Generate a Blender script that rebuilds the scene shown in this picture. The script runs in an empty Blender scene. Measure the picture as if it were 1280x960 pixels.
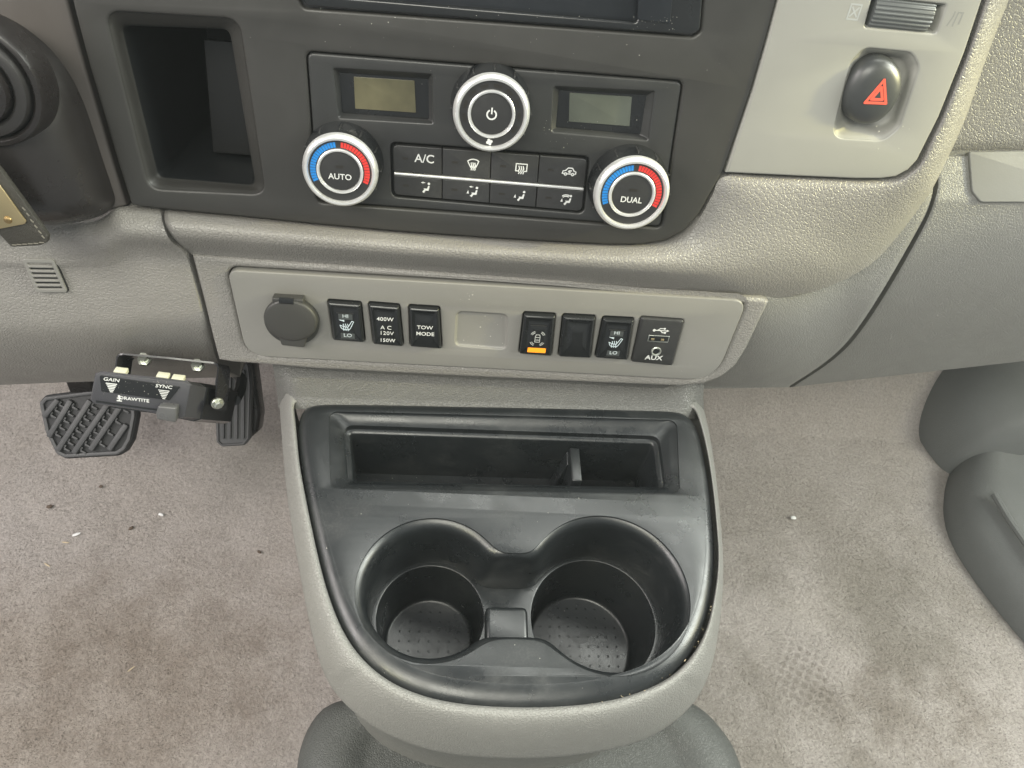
import bpy, bmesh, math, random
import numpy as np
from mathutils import Vector, Matrix, noise
random.seed(7)
R = math.radians
SC = bpy.context.scene
COL = SC.collection

# ------------------------------------------------------------------ camera
FPX = 924.0                                   # focal length for a 1280 px wide photograph
dn = Vector((-112, 720, FPX)).normalized()    # straight down, seen by the camera (x right, y down, z forward)
xr = Vector((9010, 318, FPX)).normalized()
xr = (xr - xr.dot(dn) * dn).normalized()
yy = (-dn).cross(xr)
xr2 = (xr - .0157 * yy + .012 * dn).normalized()
dn2 = (dn - dn.dot(xr2) * xr2).normalized()
AX, AZ = xr2, -dn2
AY = AZ.cross(AX)
M3 = Matrix((AX, AY, AZ))                     # camera coordinates -> world
CAM = Vector((0, 0, .76))
cd = bpy.data.cameras.new('camera'); co = bpy.data.objects.new('camera', cd); COL.objects.link(co)
cd.sensor_width = 36; cd.lens = 36 * FPX / 1280; cd.clip_start = .01; cd.clip_end = 50
rot = Matrix((M3 @ Vector((1, 0, 0)), M3 @ Vector((0, -1, 0)), M3 @ Vector((0, 0, -1)))).transposed()
co.matrix_world = Matrix.Translation(CAM) @ rot.to_4x4()
SC.camera = co

# ------------------------------------------------------------------ light
w = bpy.data.worlds.new('World'); SC.world = w; w.use_nodes = True
bg = w.node_tree.nodes['Background']; bg.inputs[0].default_value = (.93, .97, 1, 1); bg.inputs[1].default_value = .36
SC.view_settings.view_transform = 'Standard'; SC.view_settings.look = 'None'
SC.view_settings.exposure = .22; SC.view_settings.gamma = 1

def area(name, loc, target, sx, sy, power, color):
    l = bpy.data.lights.new(name, 'AREA'); l.shape = 'RECTANGLE'; l.size = sx; l.size_y = sy
    l.energy = power; l.color = color
    o = bpy.data.objects.new(name, l); COL.objects.link(o); o.location = loc
    o.rotation_euler = (Vector(target) - Vector(loc)).to_track_quat('-Z', 'Y').to_euler()
    return o
area('right_window_light', (1.25, .35, 1.30), (.2, .3, .4), .9, .5, 32, (.96, 1, .92))
area('left_window_light', (-1.25, .0, 1.25), (-.1, .35, .35), .9, .45, 19, (1, .93, .90))
area('windscreen_light', (.2, .75, 1.75), (.05, .25, .4), 1.4, .35, 13, (.98, 1, .93))
area('cabin_light', (-.25, -.55, 1.50), (0, .3, .3), .9, .4, 15, (1, .98, .86))
area('low_right_light', (1.30, .12, .90), (.25, .33, .50), .25, .25, 3.0, (1, .94, .60))

def spot(name, loc, target, deg, power, color, blend=.8, rad=.03):
    l = bpy.data.lights.new(name, 'SPOT'); l.spot_size = R(deg); l.spot_blend = blend; l.energy = power; l.color = color; l.shadow_soft_size = rad
    o = bpy.data.objects.new(name, l); COL.objects.link(o); o.location = loc
    o.rotation_euler = (Vector(target) - Vector(loc)).to_track_quat('-Z', 'Y').to_euler()
spot('sunbeam_right', (1.25, .22, 1.00), (.268, .334, .560), 10, 70, (1, .90, .38))
spot('console_front_spot', (-.75, -.55, 1.25), (-.04, .10, .36), 15, 14, (1, .97, .62))  # added spot that brightens the console's front left, no known source

# ------------------------------------------------------------------ frames: real planes of the place
def ray(x, y): return (M3 @ Vector((x - 640, y - 480, FPX))).normalized()
class Frame:
    def __init__(s, o, U, V):
        s.o = Vector(o); s.U = Vector(U).normalized()
        V = Vector(V); s.V = (V - V.dot(s.U) * s.U).normalized(); s.N = s.U.cross(s.V)
    def P(s, u, v, h=0): return s.o + s.U * u + s.V * v + s.N * h
    def px(s, x, y, h=0):                     # point of the plane h above this one, under a photo pixel
        r = ray(x, y); k = (s.o + s.N * h - CAM).dot(s.N) / r.dot(s.N); return CAM + r * k
    def uv(s, x, y, h=0):
        p = s.px(x, y, h) - s.o; return (p.dot(s.U), p.dot(s.V))
    def uvs(s, pts, h=0): return [s.uv(a, b, h) for a, b in pts]
    def mat(s, h=0):
        return Matrix.Translation(s.o + s.N * h) @ Matrix((s.U, s.V, s.N)).transposed().to_4x4()
t15 = R(15)
DASH = Frame(CAM + .45 * ray(610, 410), (1, 0, 0), (0, math.sin(t15), math.cos(t15)))
TRAY = Frame((0, 0, .375), (1, 0, 0), (0, 1, 0))
FLOOR = Frame((0, 0, 0), (1, 0, 0), (0, 1, 0))
mm = .001

# ------------------------------------------------------------------ materials
def mat(name, col, rough=.5, bump=None, spec=.5, metal=0, var=.0, coat=0, extra=None):
    m = bpy.data.materials.new(name); m.use_nodes = True; nt = m.node_tree; N = nt.nodes; L = nt.links
    b = N['Principled BSDF']; b.inputs['Base Color'].default_value = (*col, 1)
    b.inputs['Roughness'].default_value = rough; b.inputs['Metallic'].default_value = metal
    b.inputs['Specular IOR Level'].default_value = spec; b.inputs['Coat Weight'].default_value = coat
    tc = N.new('ShaderNodeTexCoord')
    def noise_n(scale, det=3, rough_=.6):
        n = N.new('ShaderNodeTexNoise'); n.inputs['Scale'].default_value = scale; n.inputs['Detail'].default_value = det
        n.inputs['Roughness'].default_value = rough_
        L.new(tc.outputs['Object'], n.inputs['Vector']); return n
    def ramp(src, stops):
        r = N.new('ShaderNodeValToRGB'); e = r.color_ramp.elements
        e[0].position, e[0].color = stops[0][0], (*stops[0][1], 1); e[1].position, e[1].color = stops[1][0], (*stops[1][1], 1)
        for p, c in stops[2:]:
            k = e.new(p); k.color = (*c, 1)
        L.new(src, r.inputs[0]); return r
    if var:
        n = noise_n(14, 5, .65)
        r = ramp(n.outputs['Fac'], [(.3, tuple(c * (1 - var) for c in col)), (.7, tuple(c * (1 + var) for c in col))])
        L.new(r.outputs[0], b.inputs['Base Color'])
        n2 = noise_n(35, 4, .7)
        mr = N.new('ShaderNodeMapRange'); mr.inputs['To Min'].default_value = max(.02, rough - .09); mr.inputs['To Max'].default_value = min(1, rough + .09)
        mr.inputs['From Min'].default_value = .3; mr.inputs['From Max'].default_value = .7
        L.new(n2.outputs['Fac'], mr.inputs['Value']); L.new(mr.outputs[0], b.inputs['Roughness'])
    if bump:
        kind, scale, dist = bump
        bp = N.new('ShaderNodeBump'); bp.inputs['Strength'].default_value = 1; bp.inputs['Distance'].default_value = dist
        if kind == 'grain':                   # leather grain: warped cells with soft valleys
            wn = noise_n(scale * .5, 3); wn2 = N.new('ShaderNodeVectorMath'); wn2.operation = 'SCALE'; wn2.inputs['Scale'].default_value = 1.5 / scale
            L.new(wn.outputs['Color'], wn2.inputs[0])
            ad = N.new('ShaderNodeVectorMath'); L.new(tc.outputs['Object'], ad.inputs[0]); L.new(wn2.outputs[0], ad.inputs[1])
            v = N.new('ShaderNodeTexVoronoi'); v.feature = 'DISTANCE_TO_EDGE'; v.inputs['Scale'].default_value = scale
            L.new(ad.outputs[0], v.inputs['Vector'])
            r = ramp(v.outputs['Distance'], [(0, (0, 0, 0)), (.22, (1, 1, 1))]); r.color_ramp.interpolation = 'EASE'
            n3 = noise_n(scale * 2.2, 3)
            mx = N.new('ShaderNodeMath'); mx.operation = 'MULTIPLY_ADD'; mx.inputs[1].default_value = .16
            L.new(n3.outputs['Fac'], mx.inputs[0]); L.new(r.outputs[0], mx.inputs[2]); L.new(mx.outputs[0], bp.inputs['Height'])
        elif kind == 'weave':
            c = N.new('ShaderNodeTexVoronoi'); c.inputs['Scale'].default_value = scale; c.inputs['Randomness'].default_value = .05
            L.new(tc.outputs['Object'], c.inputs['Vector']); L.new(c.outputs['Distance'], bp.inputs['Height'])
        else:
            n = noise_n(scale, 4); L.new(n.outputs['Fac'], bp.inputs['Height'])
        L.new(bp.outputs[0], b.inputs['Normal'])
    if extra: extra(nt, b, tc, noise_n, ramp)
    return m

def film(nt, b, tc, noise_n, ramp):
    """hand grease and a thin uneven film of dust, with a few dried smears"""
    N, L = nt.nodes, nt.links; src = b.inputs['Base Color'].links[0].from_socket
    f = noise_n(26, 7, .72); g = noise_n(700, 2, .5); fr_ = ramp(f.outputs['Fac'], [(.50, (0, 0, 0)), (.72, (1, 1, 1))]); gr_ = ramp(g.outputs['Fac'], [(.45, (.2, .2, .2)), (.62, (1, 1, 1))])
    mu = N.new('ShaderNodeMath'); mu.operation = 'MULTIPLY'; L.new(fr_.outputs[0], mu.inputs[0]); L.new(gr_.outputs[0], mu.inputs[1])
    m2 = N.new('ShaderNodeMath'); m2.operation = 'MULTIPLY'; m2.inputs[1].default_value = .14; L.new(mu.outputs[0], m2.inputs[0])
    mx = N.new('ShaderNodeMix'); mx.data_type = 'RGBA'; L.new(m2.outputs[0], mx.inputs[0]); L.new(src, mx.inputs[6]); mx.inputs[7].default_value = (.16, .16, .15, 1)
    L.new(mx.outputs[2], b.inputs['Base Color'])
    rs_ = b.inputs['Roughness'].links[0].from_socket; ad = N.new('ShaderNodeMath'); ad.operation = 'MULTIPLY_ADD'; ad.inputs[1].default_value = .16
    L.new(fr_.outputs[0], ad.inputs[0]); L.new(rs_, ad.inputs[2]); L.new(ad.outputs[0], b.inputs['Roughness'])
VINYL = mat('grained_taupe_vinyl', (.205, .196, .182), .40, ('grain', 490, .00020), var=.05)
VINYL_F = mat('fine_grained_taupe_vinyl', (.195, .192, .180), .42, ('grain', 600, .00020), var=.05)
HZP = mat('satin_grey_plastic', (.262, .260, .236), .40, ('noise', 2500, .00003), var=.04)
VINYL_SHADE = mat('shade_darkened_vinyl', (.105, .104, .098), .46, ('grain', 560, .00026), var=.05)  # console neck: shade below the dashboard put into the vinyl colour
PANEL = mat('satin_taupe_plastic', (.198, .193, .178), .42, ('noise', 2500, .00003), var=.04)
BEZEL = mat('dark_charcoal_plastic', (.032, .031, .0285), .42, ('noise', 3000, .00006), var=.08)
BEZEL2 = mat('charcoal_faceplate_plastic', (.028, .0285, .028), .38, ('noise', 3000, .00005), var=.08)
SHROUD = mat('smooth_brown_black_plastic', (.014, .012, .0115), .30, ('noise', 2500, .00003), var=.1)
BEZEL3 = mat('dim_black_plastic', (.020, .0185, .018), .4, ('noise', 2500, .00003), var=.08)
BLACK = mat('gloss_black_plastic', (.012, .013, .014), .22, var=.1)
BTN = mat('satin_black_button_plastic', (.026, .026, .026), .38, ('noise', 3000, .00003), var=.06, extra=film)
CUPS = mat('black_tray_plastic', (.0110, .0128, .0140), .30, ('noise', 2600, .00006), spec=.62, var=.12, extra=film)
RUBBER = mat('black_rubber', (.065, .065, .068), .55, ('noise', 1500, .00008), var=.12)
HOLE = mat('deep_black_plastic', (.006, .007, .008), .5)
SILVER = mat('satin_silver_trim', (.82, .82, .80), .33, metal=.72, var=.05)
CHROME = mat('zinc_plated_steel', (.72, .74, .66), .3, metal=1, var=.1)
BRASS = mat('brushed_brass', (.62, .50, .28), .36, ('noise', 900, .00005), metal=1, var=.1)
LEATHER = mat('black_leather', (.030, .027, .020), .5, ('grain', 1400, .0001), var=.2)
WHITE = mat('white_print', (.60, .61, .59), .5)
GREYP = mat('grey_print', (.33, .34, .33), .5)
DIMP = mat('dim_indicator_lens', (.020, .018, .015), .4)
RED = mat('red_print', (.72, .045, .035), .45)
BLUE = mat('blue_print', (.015, .22, .62), .45)
HAZ = mat('red_orange_print', (.75, .10, .06), .4)
AMBER = mat('amber_lens', (.95, .30, .015), .3)
AMBER.node_tree.nodes['Principled BSDF'].inputs['Emission Color'].default_value = (1, .32, .02, 1)
AMBER.node_tree.nodes['Principled BSDF'].inputs['Emission Strength'].default_value = .35
LCD = mat('unlit_liquid_crystal_glass', (.078, .086, .068), .10, var=.25, coat=.5)
LCD_REFL = mat('painted_amber_reflection_glass', (.105, .096, .052), .12, var=.45, coat=.5)  # left display: amber reflection put into the glass colour
IVORY = mat('ivory_plastic', (.62, .62, .50), .4, var=.05)
DUST = mat('pale_dust', (.42, .41, .36), .8)
PAPER = mat('white_paper', (.8, .8, .8), .7)
STRAW = mat('dry_straw', (.55, .45, .30), .7)
DIRT = mat('dark_dirt', (.11, .08, .06), .9)
SCREEN = mat('dark_screen_glass', (.012, .014, .017), .34, var=.1, spec=.35)
KICK = mat('blue_grey_plastic', (.140, .144, .143), .65, ('grain', 500, .00012), var=.06)
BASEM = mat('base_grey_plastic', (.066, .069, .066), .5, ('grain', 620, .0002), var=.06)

def carpet_extra(nt, b, tc, noise_n, ramp):
    N, L = nt.nodes, nt.links
    a = noise_n(330, 4, .7); c = noise_n(5.5, 6, .62); d = noise_n(22, 5, .7)
    base = ramp(a.outputs['Fac'], [(.25, (.305, .272, .257)), (.75, (.525, .480, .455))])
    def mix(x, col, fac):
        m = N.new('ShaderNodeMix'); m.data_type = 'RGBA'; m.blend_type = 'MULTIPLY'
        L.new(x, m.inputs[6]); m.inputs[7].default_value = (*col, 1); L.new(fac, m.inputs[0]); return m.outputs[2]
    st = ramp(c.outputs['Fac'], [(.42, (1, 1, 1)), (.60, (0, 0, 0))])
    s2 = ramp(d.outputs['Fac'], [(.34, (1, 1, 1)), (.64, (0, 0, 0))])
    def sphere(x, y, r, sx=1, sy=1):
        mp = N.new('ShaderNodeMapping'); mp.vector_type = 'TEXTURE'
        mp.inputs['Location'].default_value = (x, y, 0); mp.inputs['Scale'].default_value = (r * sx, r * sy, 1)
        L.new(tc.outputs['Object'], mp.inputs[0]); g = N.new('ShaderNodeTexGradient'); g.gradient_type = 'SPHERICAL'
        L.new(mp.outputs[0], g.inputs[0]); return ramp(g.outputs['Fac'], [(0, (0, 0, 0)), (.5, (1, 1, 1))]).outputs[0]
    def mul(a_, b_, k=1):
        m = N.new('ShaderNodeMath'); m.operation = 'MULTIPLY'; L.new(a_, m.inputs[0])
        if b_ is None: m.inputs[1].default_value = k
        else: L.new(b_, m.inputs[1])
        return m.outputs[0]
    out = base.outputs[0]
    out = mix(out, (.78, .75, .70), mul(st.outputs[0], None, .30))
    heel = FLOOR.px(120, 830); out = mix(out, (.50, .44, .38), mul(mul(s2.outputs[0], sphere(heel.x, heel.y, .22, 1.4, .7)), None, .55))
    h2 = FLOOR.px(60, 900); out = mix(out, (.72, .66, .56), mul(sphere(h2.x, h2.y, .2, 1.2, .8), None, .5))
    # muddy shoe prints: rows of small dots, then a broken blot
    f1 = FLOOR.px(1010, 850); mp = N.new('ShaderNodeMapping'); mp.inputs['Rotation'].default_value = (0, 0, .6); mp.inputs['Scale'].default_value = (115, 115, 1)
    L.new(tc.outputs['Object'], mp.inputs[0]); v = N.new('ShaderNodeTexVoronoi'); v.inputs['Scale'].default_value = 1; v.inputs['Randomness'].default_value = .12
    L.new(mp.outputs[0], v.inputs[0]); dots = ramp(v.outputs['Distance'], [(.25, (1, 1, 1)), (.42, (0, 0, 0))])
    out = mix(out, (.52, .50, .47), mul(mul(dots.outputs[0], sphere(f1.x, f1.y, .055, .85, 1.1)), a.outputs['Fac']))
    f2 = FLOOR.px(1130, 885); out = mix(out, (.80, .77, .74), mul(s2.outputs[0], sphere(f2.x, f2.y, .10, 1.3, .8)))
    out = mix(out, (.62, .62, .58), mul(mul(sphere(f2.x + .0, f2.y + .02, .3, 1.2, 1), st.outputs[0]), None, .8))
    L.new(out, b.inputs['Base Color'])
    bp = N.new('ShaderNodeBump'); bp.inputs['Distance'].default_value = .0035; bp.inputs['Strength'].default_value = .9
    n2 = noise_n(230, 5, .75); L.new(n2.outputs['Fac'], bp.inputs['Height']); L.new(bp.outputs[0], b.inputs['Normal'])
    b.inputs['Sheen Weight'].default_value = .25; b.inputs['Sheen Roughness'].default_value = .6
CARPET = mat('worn_taupe_carpet', (.3, .27, .25), .95, spec=.1, extra=carpet_extra)

# ------------------------------------------------------------------ object helpers
def top_of(o):
    while o.parent: o = o.parent
    return o
def link(name, me, material, parent=None, smooth=40, origin=None):
    if material and not me.materials: me.materials.append(material)
    if smooth is not None:
        me.polygons.foreach_set('use_smooth', [True] * len(me.polygons)); me.set_sharp_from_angle(angle=R(smooth))
    o = bpy.data.objects.new(name, me); COL.objects.link(o)
    if parent:
        me.transform(Matrix.Translation(-top_of(parent).location)); o.parent = parent
    elif origin is not None:
        me.transform(Matrix.Translation(-Vector(origin))); o.location = origin
    me.update(); return o
def tag(o, label=None, cat=None, group=None, kind=None):
    for k, v in (('label', label), ('category', cat), ('group', group), ('kind', kind)):
        if v: o[k] = v
    return o
def thing(name, loc, label, cat, group=None):
    o = bpy.data.objects.new(name, None); COL.objects.link(o); o.location = loc; o.empty_display_size = .02
    return tag(o, label, cat, group)
def mesh(name, vs, fs):
    me = bpy.data.meshes.new(name); me.from_pydata([tuple(v) for v in vs], [], fs); me.update(); return me
def fixn(me):
    bm = bmesh.new(); bm.from_mesh(me); bmesh.ops.recalc_face_normals(bm, faces=bm.faces); bm.to_mesh(me); bm.free(); return me
def bevelled(me, r, seg=3, ang=25):
    bm = bmesh.new(); bm.from_mesh(me); bmesh.ops.recalc_face_normals(bm, faces=bm.faces)
    es = [e for e in bm.edges if e.is_manifold and e.calc_face_angle(0) > R(ang)]
    bmesh.ops.bevel(bm, geom=es, offset=r, segments=seg, profile=.5, affect='EDGES', clamp_overlap=True)
    bm.to_mesh(me); bm.free(); return me
def grid(rows, closed=False, cap0=False, cap1=False):
    n = len(rows[0]); vs = [p for r in rows for p in r]; fs = []
    for i in range(len(rows) - 1):
        for j in range(n if closed else n - 1):
            k = (j + 1) % n; fs.append((i * n + j, i * n + k, (i + 1) * n + k, (i + 1) * n + j))
    if cap0: fs.append(tuple(range(n))[::-1])
    if cap1: fs.append(tuple((len(rows) - 1) * n + j for j in range(n)))
    return vs, fs
def loft(name, rows, material, parent, closed=True, cap0=False, cap1=False, smooth=40, flip=False):
    vs, fs = grid(rows, closed, cap0, cap1); me = mesh(name, vs, fs)
    if cap0 or cap1: fixn(me)
    return link(name, me, material, parent, smooth)
def rpoly(pts, r, seg=6):                      # rounded polygon; r a number or one per corner
    n = len(pts); out = []
    for i in range(n):
        p0, p, p1 = Vector(pts[i - 1]), Vector(pts[i]), Vector(pts[(i + 1) % n])
        a, b = p0 - p, p1 - p; rr = r[i] if isinstance(r, (list, tuple)) else r
        la, lb = a.length, b.length; a /= la; b /= lb
        ang = math.acos(max(-1, min(1, a.dot(b)))); d = min(rr / math.tan(ang / 2), la * .48, lb * .48)
        s, e = p + a * d, p + b * d
        for k in range(seg + 1):
            q = k / seg; out.append(tuple(s * (1 - q) ** 2 + p * 2 * q * (1 - q) + e * q * q))
    return out
def catmull(pts, n, closed=False):
    P = [Vector(p) for p in pts]; m = len(P); L = [0]
    for i in range(1, m + (1 if closed else 0)): L.append(L[-1] + (P[i % m] - P[i - 1]).length)
    out = []
    for k in range(n):
        d = L[-1] * k / (n if closed else n - 1); i = 0
        while i < len(L) - 2 and L[i + 1] < d: i += 1
        t = (d - L[i]) / max(1e-9, L[i + 1] - L[i])
        g = (lambda j: P[j % m]) if closed else (lambda j: P[max(0, min(m - 1, j))])
        a, b, c, e = g(i - 1), g(i), g(i + 1), g(i + 2)
        out.append(.5 * (2 * b + (c - a) * t + (2 * a - 5 * b + 4 * c - e) * t * t + (3 * b - a - 3 * c + e) * t ** 3))
    return out
def inset(loop, d):                            # move a closed loop inward by d (2D, counted by its own orientation)
    n = len(loop); A = sum(loop[i - 1][0] * loop[i][1] - loop[i][0] * loop[i - 1][1] for i in range(n)); s = 1 if A > 0 else -1
    out = []
    for i in range(n):
        a, b = Vector(loop[i - 1]), Vector(loop[(i + 1) % n]); t = (b - a)
        if t.length < 1e-9: out.append(loop[i]); continue
        t.normalize(); out.append((loop[i][0] - t.y * s * d, loop[i][1] + t.x * s * d))
    return out
def curve_mesh(name, fr, loops, h, thick, bev, res=2):
    c = bpy.data.curves.new(name, 'CURVE'); c.dimensions = '2D'; c.fill_mode = 'BOTH'
    for lp in loops:
        s = c.splines.new('POLY'); s.points.add(len(lp) - 1)
        for i, p in enumerate(lp): s.points[i].co = (p[0], p[1], 0, 1)
        s.use_cyclic_u = True
    c.extrude = max(1e-6, thick / 2 - bev); c.bevel_depth = bev; c.bevel_resolution = res; c.offset = -bev
    o = bpy.data.objects.new('tmp', c); COL.objects.link(o); dg = bpy.context.evaluated_depsgraph_get(); dg.update()
    me = bpy.data.meshes.new_from_object(o.evaluated_get(dg)); me.name = name
    bpy.data.objects.remove(o); bpy.data.curves.remove(c)
    bm = bmesh.new(); bm.from_mesh(me); bmesh.ops.remove_doubles(bm, verts=bm.verts, dist=1e-6); bm.to_mesh(me); bm.free()
    me.transform(fr.mat(h - thick / 2)); me.materials.clear(); return me
def plate(name, fr, outer, holes, h, thick, bev, material, parent, res=2, smooth=35):
    return link(name, curve_mesh(name, fr, [outer] + list(holes), h, thick, bev, res), material, parent, smooth)
def text(name, fr, u, v, h, s, size, material, parent, sx=1, off=0, rot=0, shear=0, space=1):
    c = bpy.data.curves.new(name, 'FONT'); c.body = s; c.size = size; c.align_x = 'CENTER'; c.align_y = 'CENTER'
    c.extrude = .00005; c.offset = off; c.shear = shear; c.space_character = space; c.resolution_u = 3
    o = bpy.data.objects.new('tmp', c); COL.objects.link(o); dg = bpy.context.evaluated_depsgraph_get(); dg.update()
    me = bpy.data.meshes.new_from_object(o.evaluated_get(dg)); me.name = name
    bpy.data.objects.remove(o); bpy.data.curves.remove(c)
    me.materials.clear()
    me.transform(fr.mat() @ Matrix.Translation((u, v + size * .13, h + .00006)) @ Matrix.Rotation(rot, 4, 'Z') @ Matrix.Diagonal((sx, 1, 1, 1)))
    return link(name, me, material, parent, None)
def prism_into(vs, fs, fr, pts, h0, h1):
    b = len(vs); n = len(pts)
    vs += [fr.P(*p, h0) for p in pts] + [fr.P(*p, h1) for p in pts]
    fs.append(tuple(b + n + i for i in range(n))); fs.append(tuple(b + i for i in range(n))[::-1])
    for i in range(n): k = (i + 1) % n; fs.append((b + i, b + k, b + n + k, b + n + i))
def icon(name, fr, u, v, h, sc, strokes, fills, material, parent, wd=.12, rot=0):
    """strokes and fills in icon units (about -1..1), printed a hair proud of the surface"""
    vs, fs = [], []; cr, sr = math.cos(rot), math.sin(rot); e = 0
    T = lambda p: (u + sc * (p[0] * cr - p[1] * sr), v + sc * (p[0] * sr + p[1] * cr))
    for st in strokes:
        for a, b in zip(st[:-1], st[1:]):
            a, b = Vector(a), Vector(b); d = (b - a)
            if d.length < 1e-6: continue
            d.normalize(); n = Vector((-d.y, d.x)) * wd / 2; a2, b2 = a - d * wd * .4, b + d * wd * .4
            prism_into(vs, fs, fr, [T(a2 - n), T(b2 - n), T(b2 + n), T(a2 + n)], h - .0001, h + .00006 + e); e += .000002
    for f in fills:
        A = sum(f[i - 1][0] * f[i][1] - f[i][0] * f[i - 1][1] for i in range(len(f)))
        if A < 0: f = f[::-1]
        prism_into(vs, fs, fr, [T(p) for p in f], h - .0001, h + .00007 + e); e += .000002
    return link(name, fixn(mesh(name, vs, fs)), material, parent, None)
def arc(cx, cy, r, a0, a1, n=10, ry=None): return [(cx + r * math.cos(R(a0 + (a1 - a0) * i / n)), cy + (ry or r) * math.sin(R(a0 + (a1 - a0) * i / n))) for i in range(n + 1)]
def lathe(name, fr, u, v, prof, material, parent, n=64, smooth=35, cap0=False, cap1=False, a0=0, a1=360):
    full = a1 - a0 >= 360; rows = []
    for r, h in prof:
        rows.append([fr.P(u + r * math.cos(R(a0 + (a1 - a0) * i / n)), v + r * math.sin(R(a0 + (a1 - a0) * i / n)), h) for i in range(n if full else n + 1)])
    return loft(name, rows, material, parent, full, cap0, cap1, smooth)
def hexa(name, corners, material, parent, bev=.001, seg=3):    # 4 front corners, then 4 back corners
    me = mesh(name, corners, [(0, 1, 2, 3), (7, 6, 5, 4), (0, 4, 5, 1), (1, 5, 6, 2), (2, 6, 7, 3), (3, 7, 4, 0)])
    return link(name, bevelled(me, bev, seg) if bev else fixn(me), material, parent, 40)
def fbox(name, fr, u0, u1, v0, v1, h0, h1, material, parent, bev=.0008):
    return hexa(name, [fr.P(u0, v0, h1), fr.P(u1, v0, h1), fr.P(u1, v1, h1), fr.P(u0, v1, h1), fr.P(u0, v0, h0), fr.P(u1, v0, h0), fr.P(u1, v1, h0), fr.P(u0, v1, h0)], material, parent, bev)
def tube(name, pts, r, material, parent, n=8):
    c = bpy.data.curves.new(name, 'CURVE'); c.dimensions = '3D'; s = c.splines.new('POLY'); s.points.add(len(pts) - 1)
    for i, p in enumerate(pts): s.points[i].co = (*p, 1)
    c.bevel_depth = r; c.bevel_resolution = 2; c.use_fill_caps = True
    o = bpy.data.objects.new('tmp', c); COL.objects.link(o); dg = bpy.context.evaluated_depsgraph_get(); dg.update()
    me = bpy.data.meshes.new_from_object(o.evaluated_get(dg)); bpy.data.objects.remove(o); bpy.data.curves.remove(c); me.materials.clear()
    return link(name, me, material, parent)
def interp(tab, t):
    n = len(tab)
    def sl(i):
        if i <= 0 or i >= n - 1:
            a, b = (0, 1) if i <= 0 else (n - 2, n - 1); return (tab[b][1] - tab[a][1]) / (tab[b][0] - tab[a][0])
        return (tab[i + 1][1] - tab[i - 1][1]) / (tab[i + 1][0] - tab[i - 1][0])
    for i in range(n - 1):
        (a, x), (b, y) = tab[i], tab[i + 1]
        if t <= b or i == n - 2:
            L = b - a; q = (t - a) / L; q2, q3 = q * q, q * q * q
            return x * (2 * q3 - 3 * q2 + 1) + L * sl(i) * (q3 - 2 * q2 + q) + y * (3 * q2 - 2 * q3) + L * sl(i + 1) * (q3 - q2)
def patch(name, fr, A, B, hf, material, parent, ns=90, nt=28, roll=(0, 0), skirt=.03, paired=True, back=True, warp=None):
    """a moulded skin between two edges A and B (matched points), hf(s, t) its height over the frame's plane;
    roll rounds the ends s=0 / s=1; the skin turns back by skirt all round so that it has depth."""
    if paired:
        m = len(A); a_, b_ = [], []
        for k in range(ns):
            x = (m - 1) * k / (ns - 1); i = min(int(x), m - 2); t = x - i
            for P, o in ((A, a_), (B, b_)):
                g = lambda j: Vector(P[max(0, min(m - 1, j))]); q0, q1, q2, q3 = g(i - 1), g(i), g(i + 1), g(i + 2)
                o.append(.5 * (2 * q1 + (q2 - q0) * t + (2 * q0 - 5 * q1 + 4 * q2 - q3) * t * t + (3 * q1 - q0 - 3 * q2 + q3) * t ** 3))
    rows = []
    for j in range(nt):
        t = j / (nt - 1); row = []
        for k in range(ns):
            s = k / (ns - 1); p = a_[k].lerp(b_[k], t); h = hf(s, t)
            if warp: p = p + Vector(warp(s, t))
            for rr, d in ((roll[0], s), (roll[1], 1 - s)):
                if rr and d < rr: h -= .004 * (1 - math.sqrt(max(0, 1 - (1 - d / rr) ** 2)))
            row.append(fr.px(p.x, p.y, h))
        rows.append(row)
    sk = lambda p: p - fr.N * skirt
    if back:
        rows = [[sk(p) for p in rows[0]]] + rows + [[sk(p) for p in rows[-1]]]
        rows = [[sk(r[0])] + r + [sk(r[-1])] for r in rows]
    vs, fs = grid(rows)
    fs = [f[::-1] for f in fs]
    return link(name, mesh(name, vs, fs), material, parent, 50)
def specks(name, fr, n, inside, h, parent, smin=.00010, smax=.00030, material=None, seed=1):
    rnd = random.Random(seed); vs, fs = [], []
    for _ in range(n):
        q = inside(rnd)
        if q is None: continue
        u, v = q; r = smin + (smax - smin) * rnd.random() ** 3; k = 5; b = len(vs); a = rnd.random() * 6
        for i in range(k): vs.append(fr.P(u + r * math.cos(a + i * 6.283 / k) * rnd.uniform(.5, 1.4), v + r * math.sin(a + i * 6.283 / k) * rnd.uniform(.5, 1.2), h + .00005))
        vs.append(fr.P(u, v, h + .0002))
        for i in range(k): fs.append((b + i, b + (i + 1) % k, b + k))
    o = link(name, mesh(name, vs, fs), material or DUST, parent, None); o['kind'] = 'stuff'; return o

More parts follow.
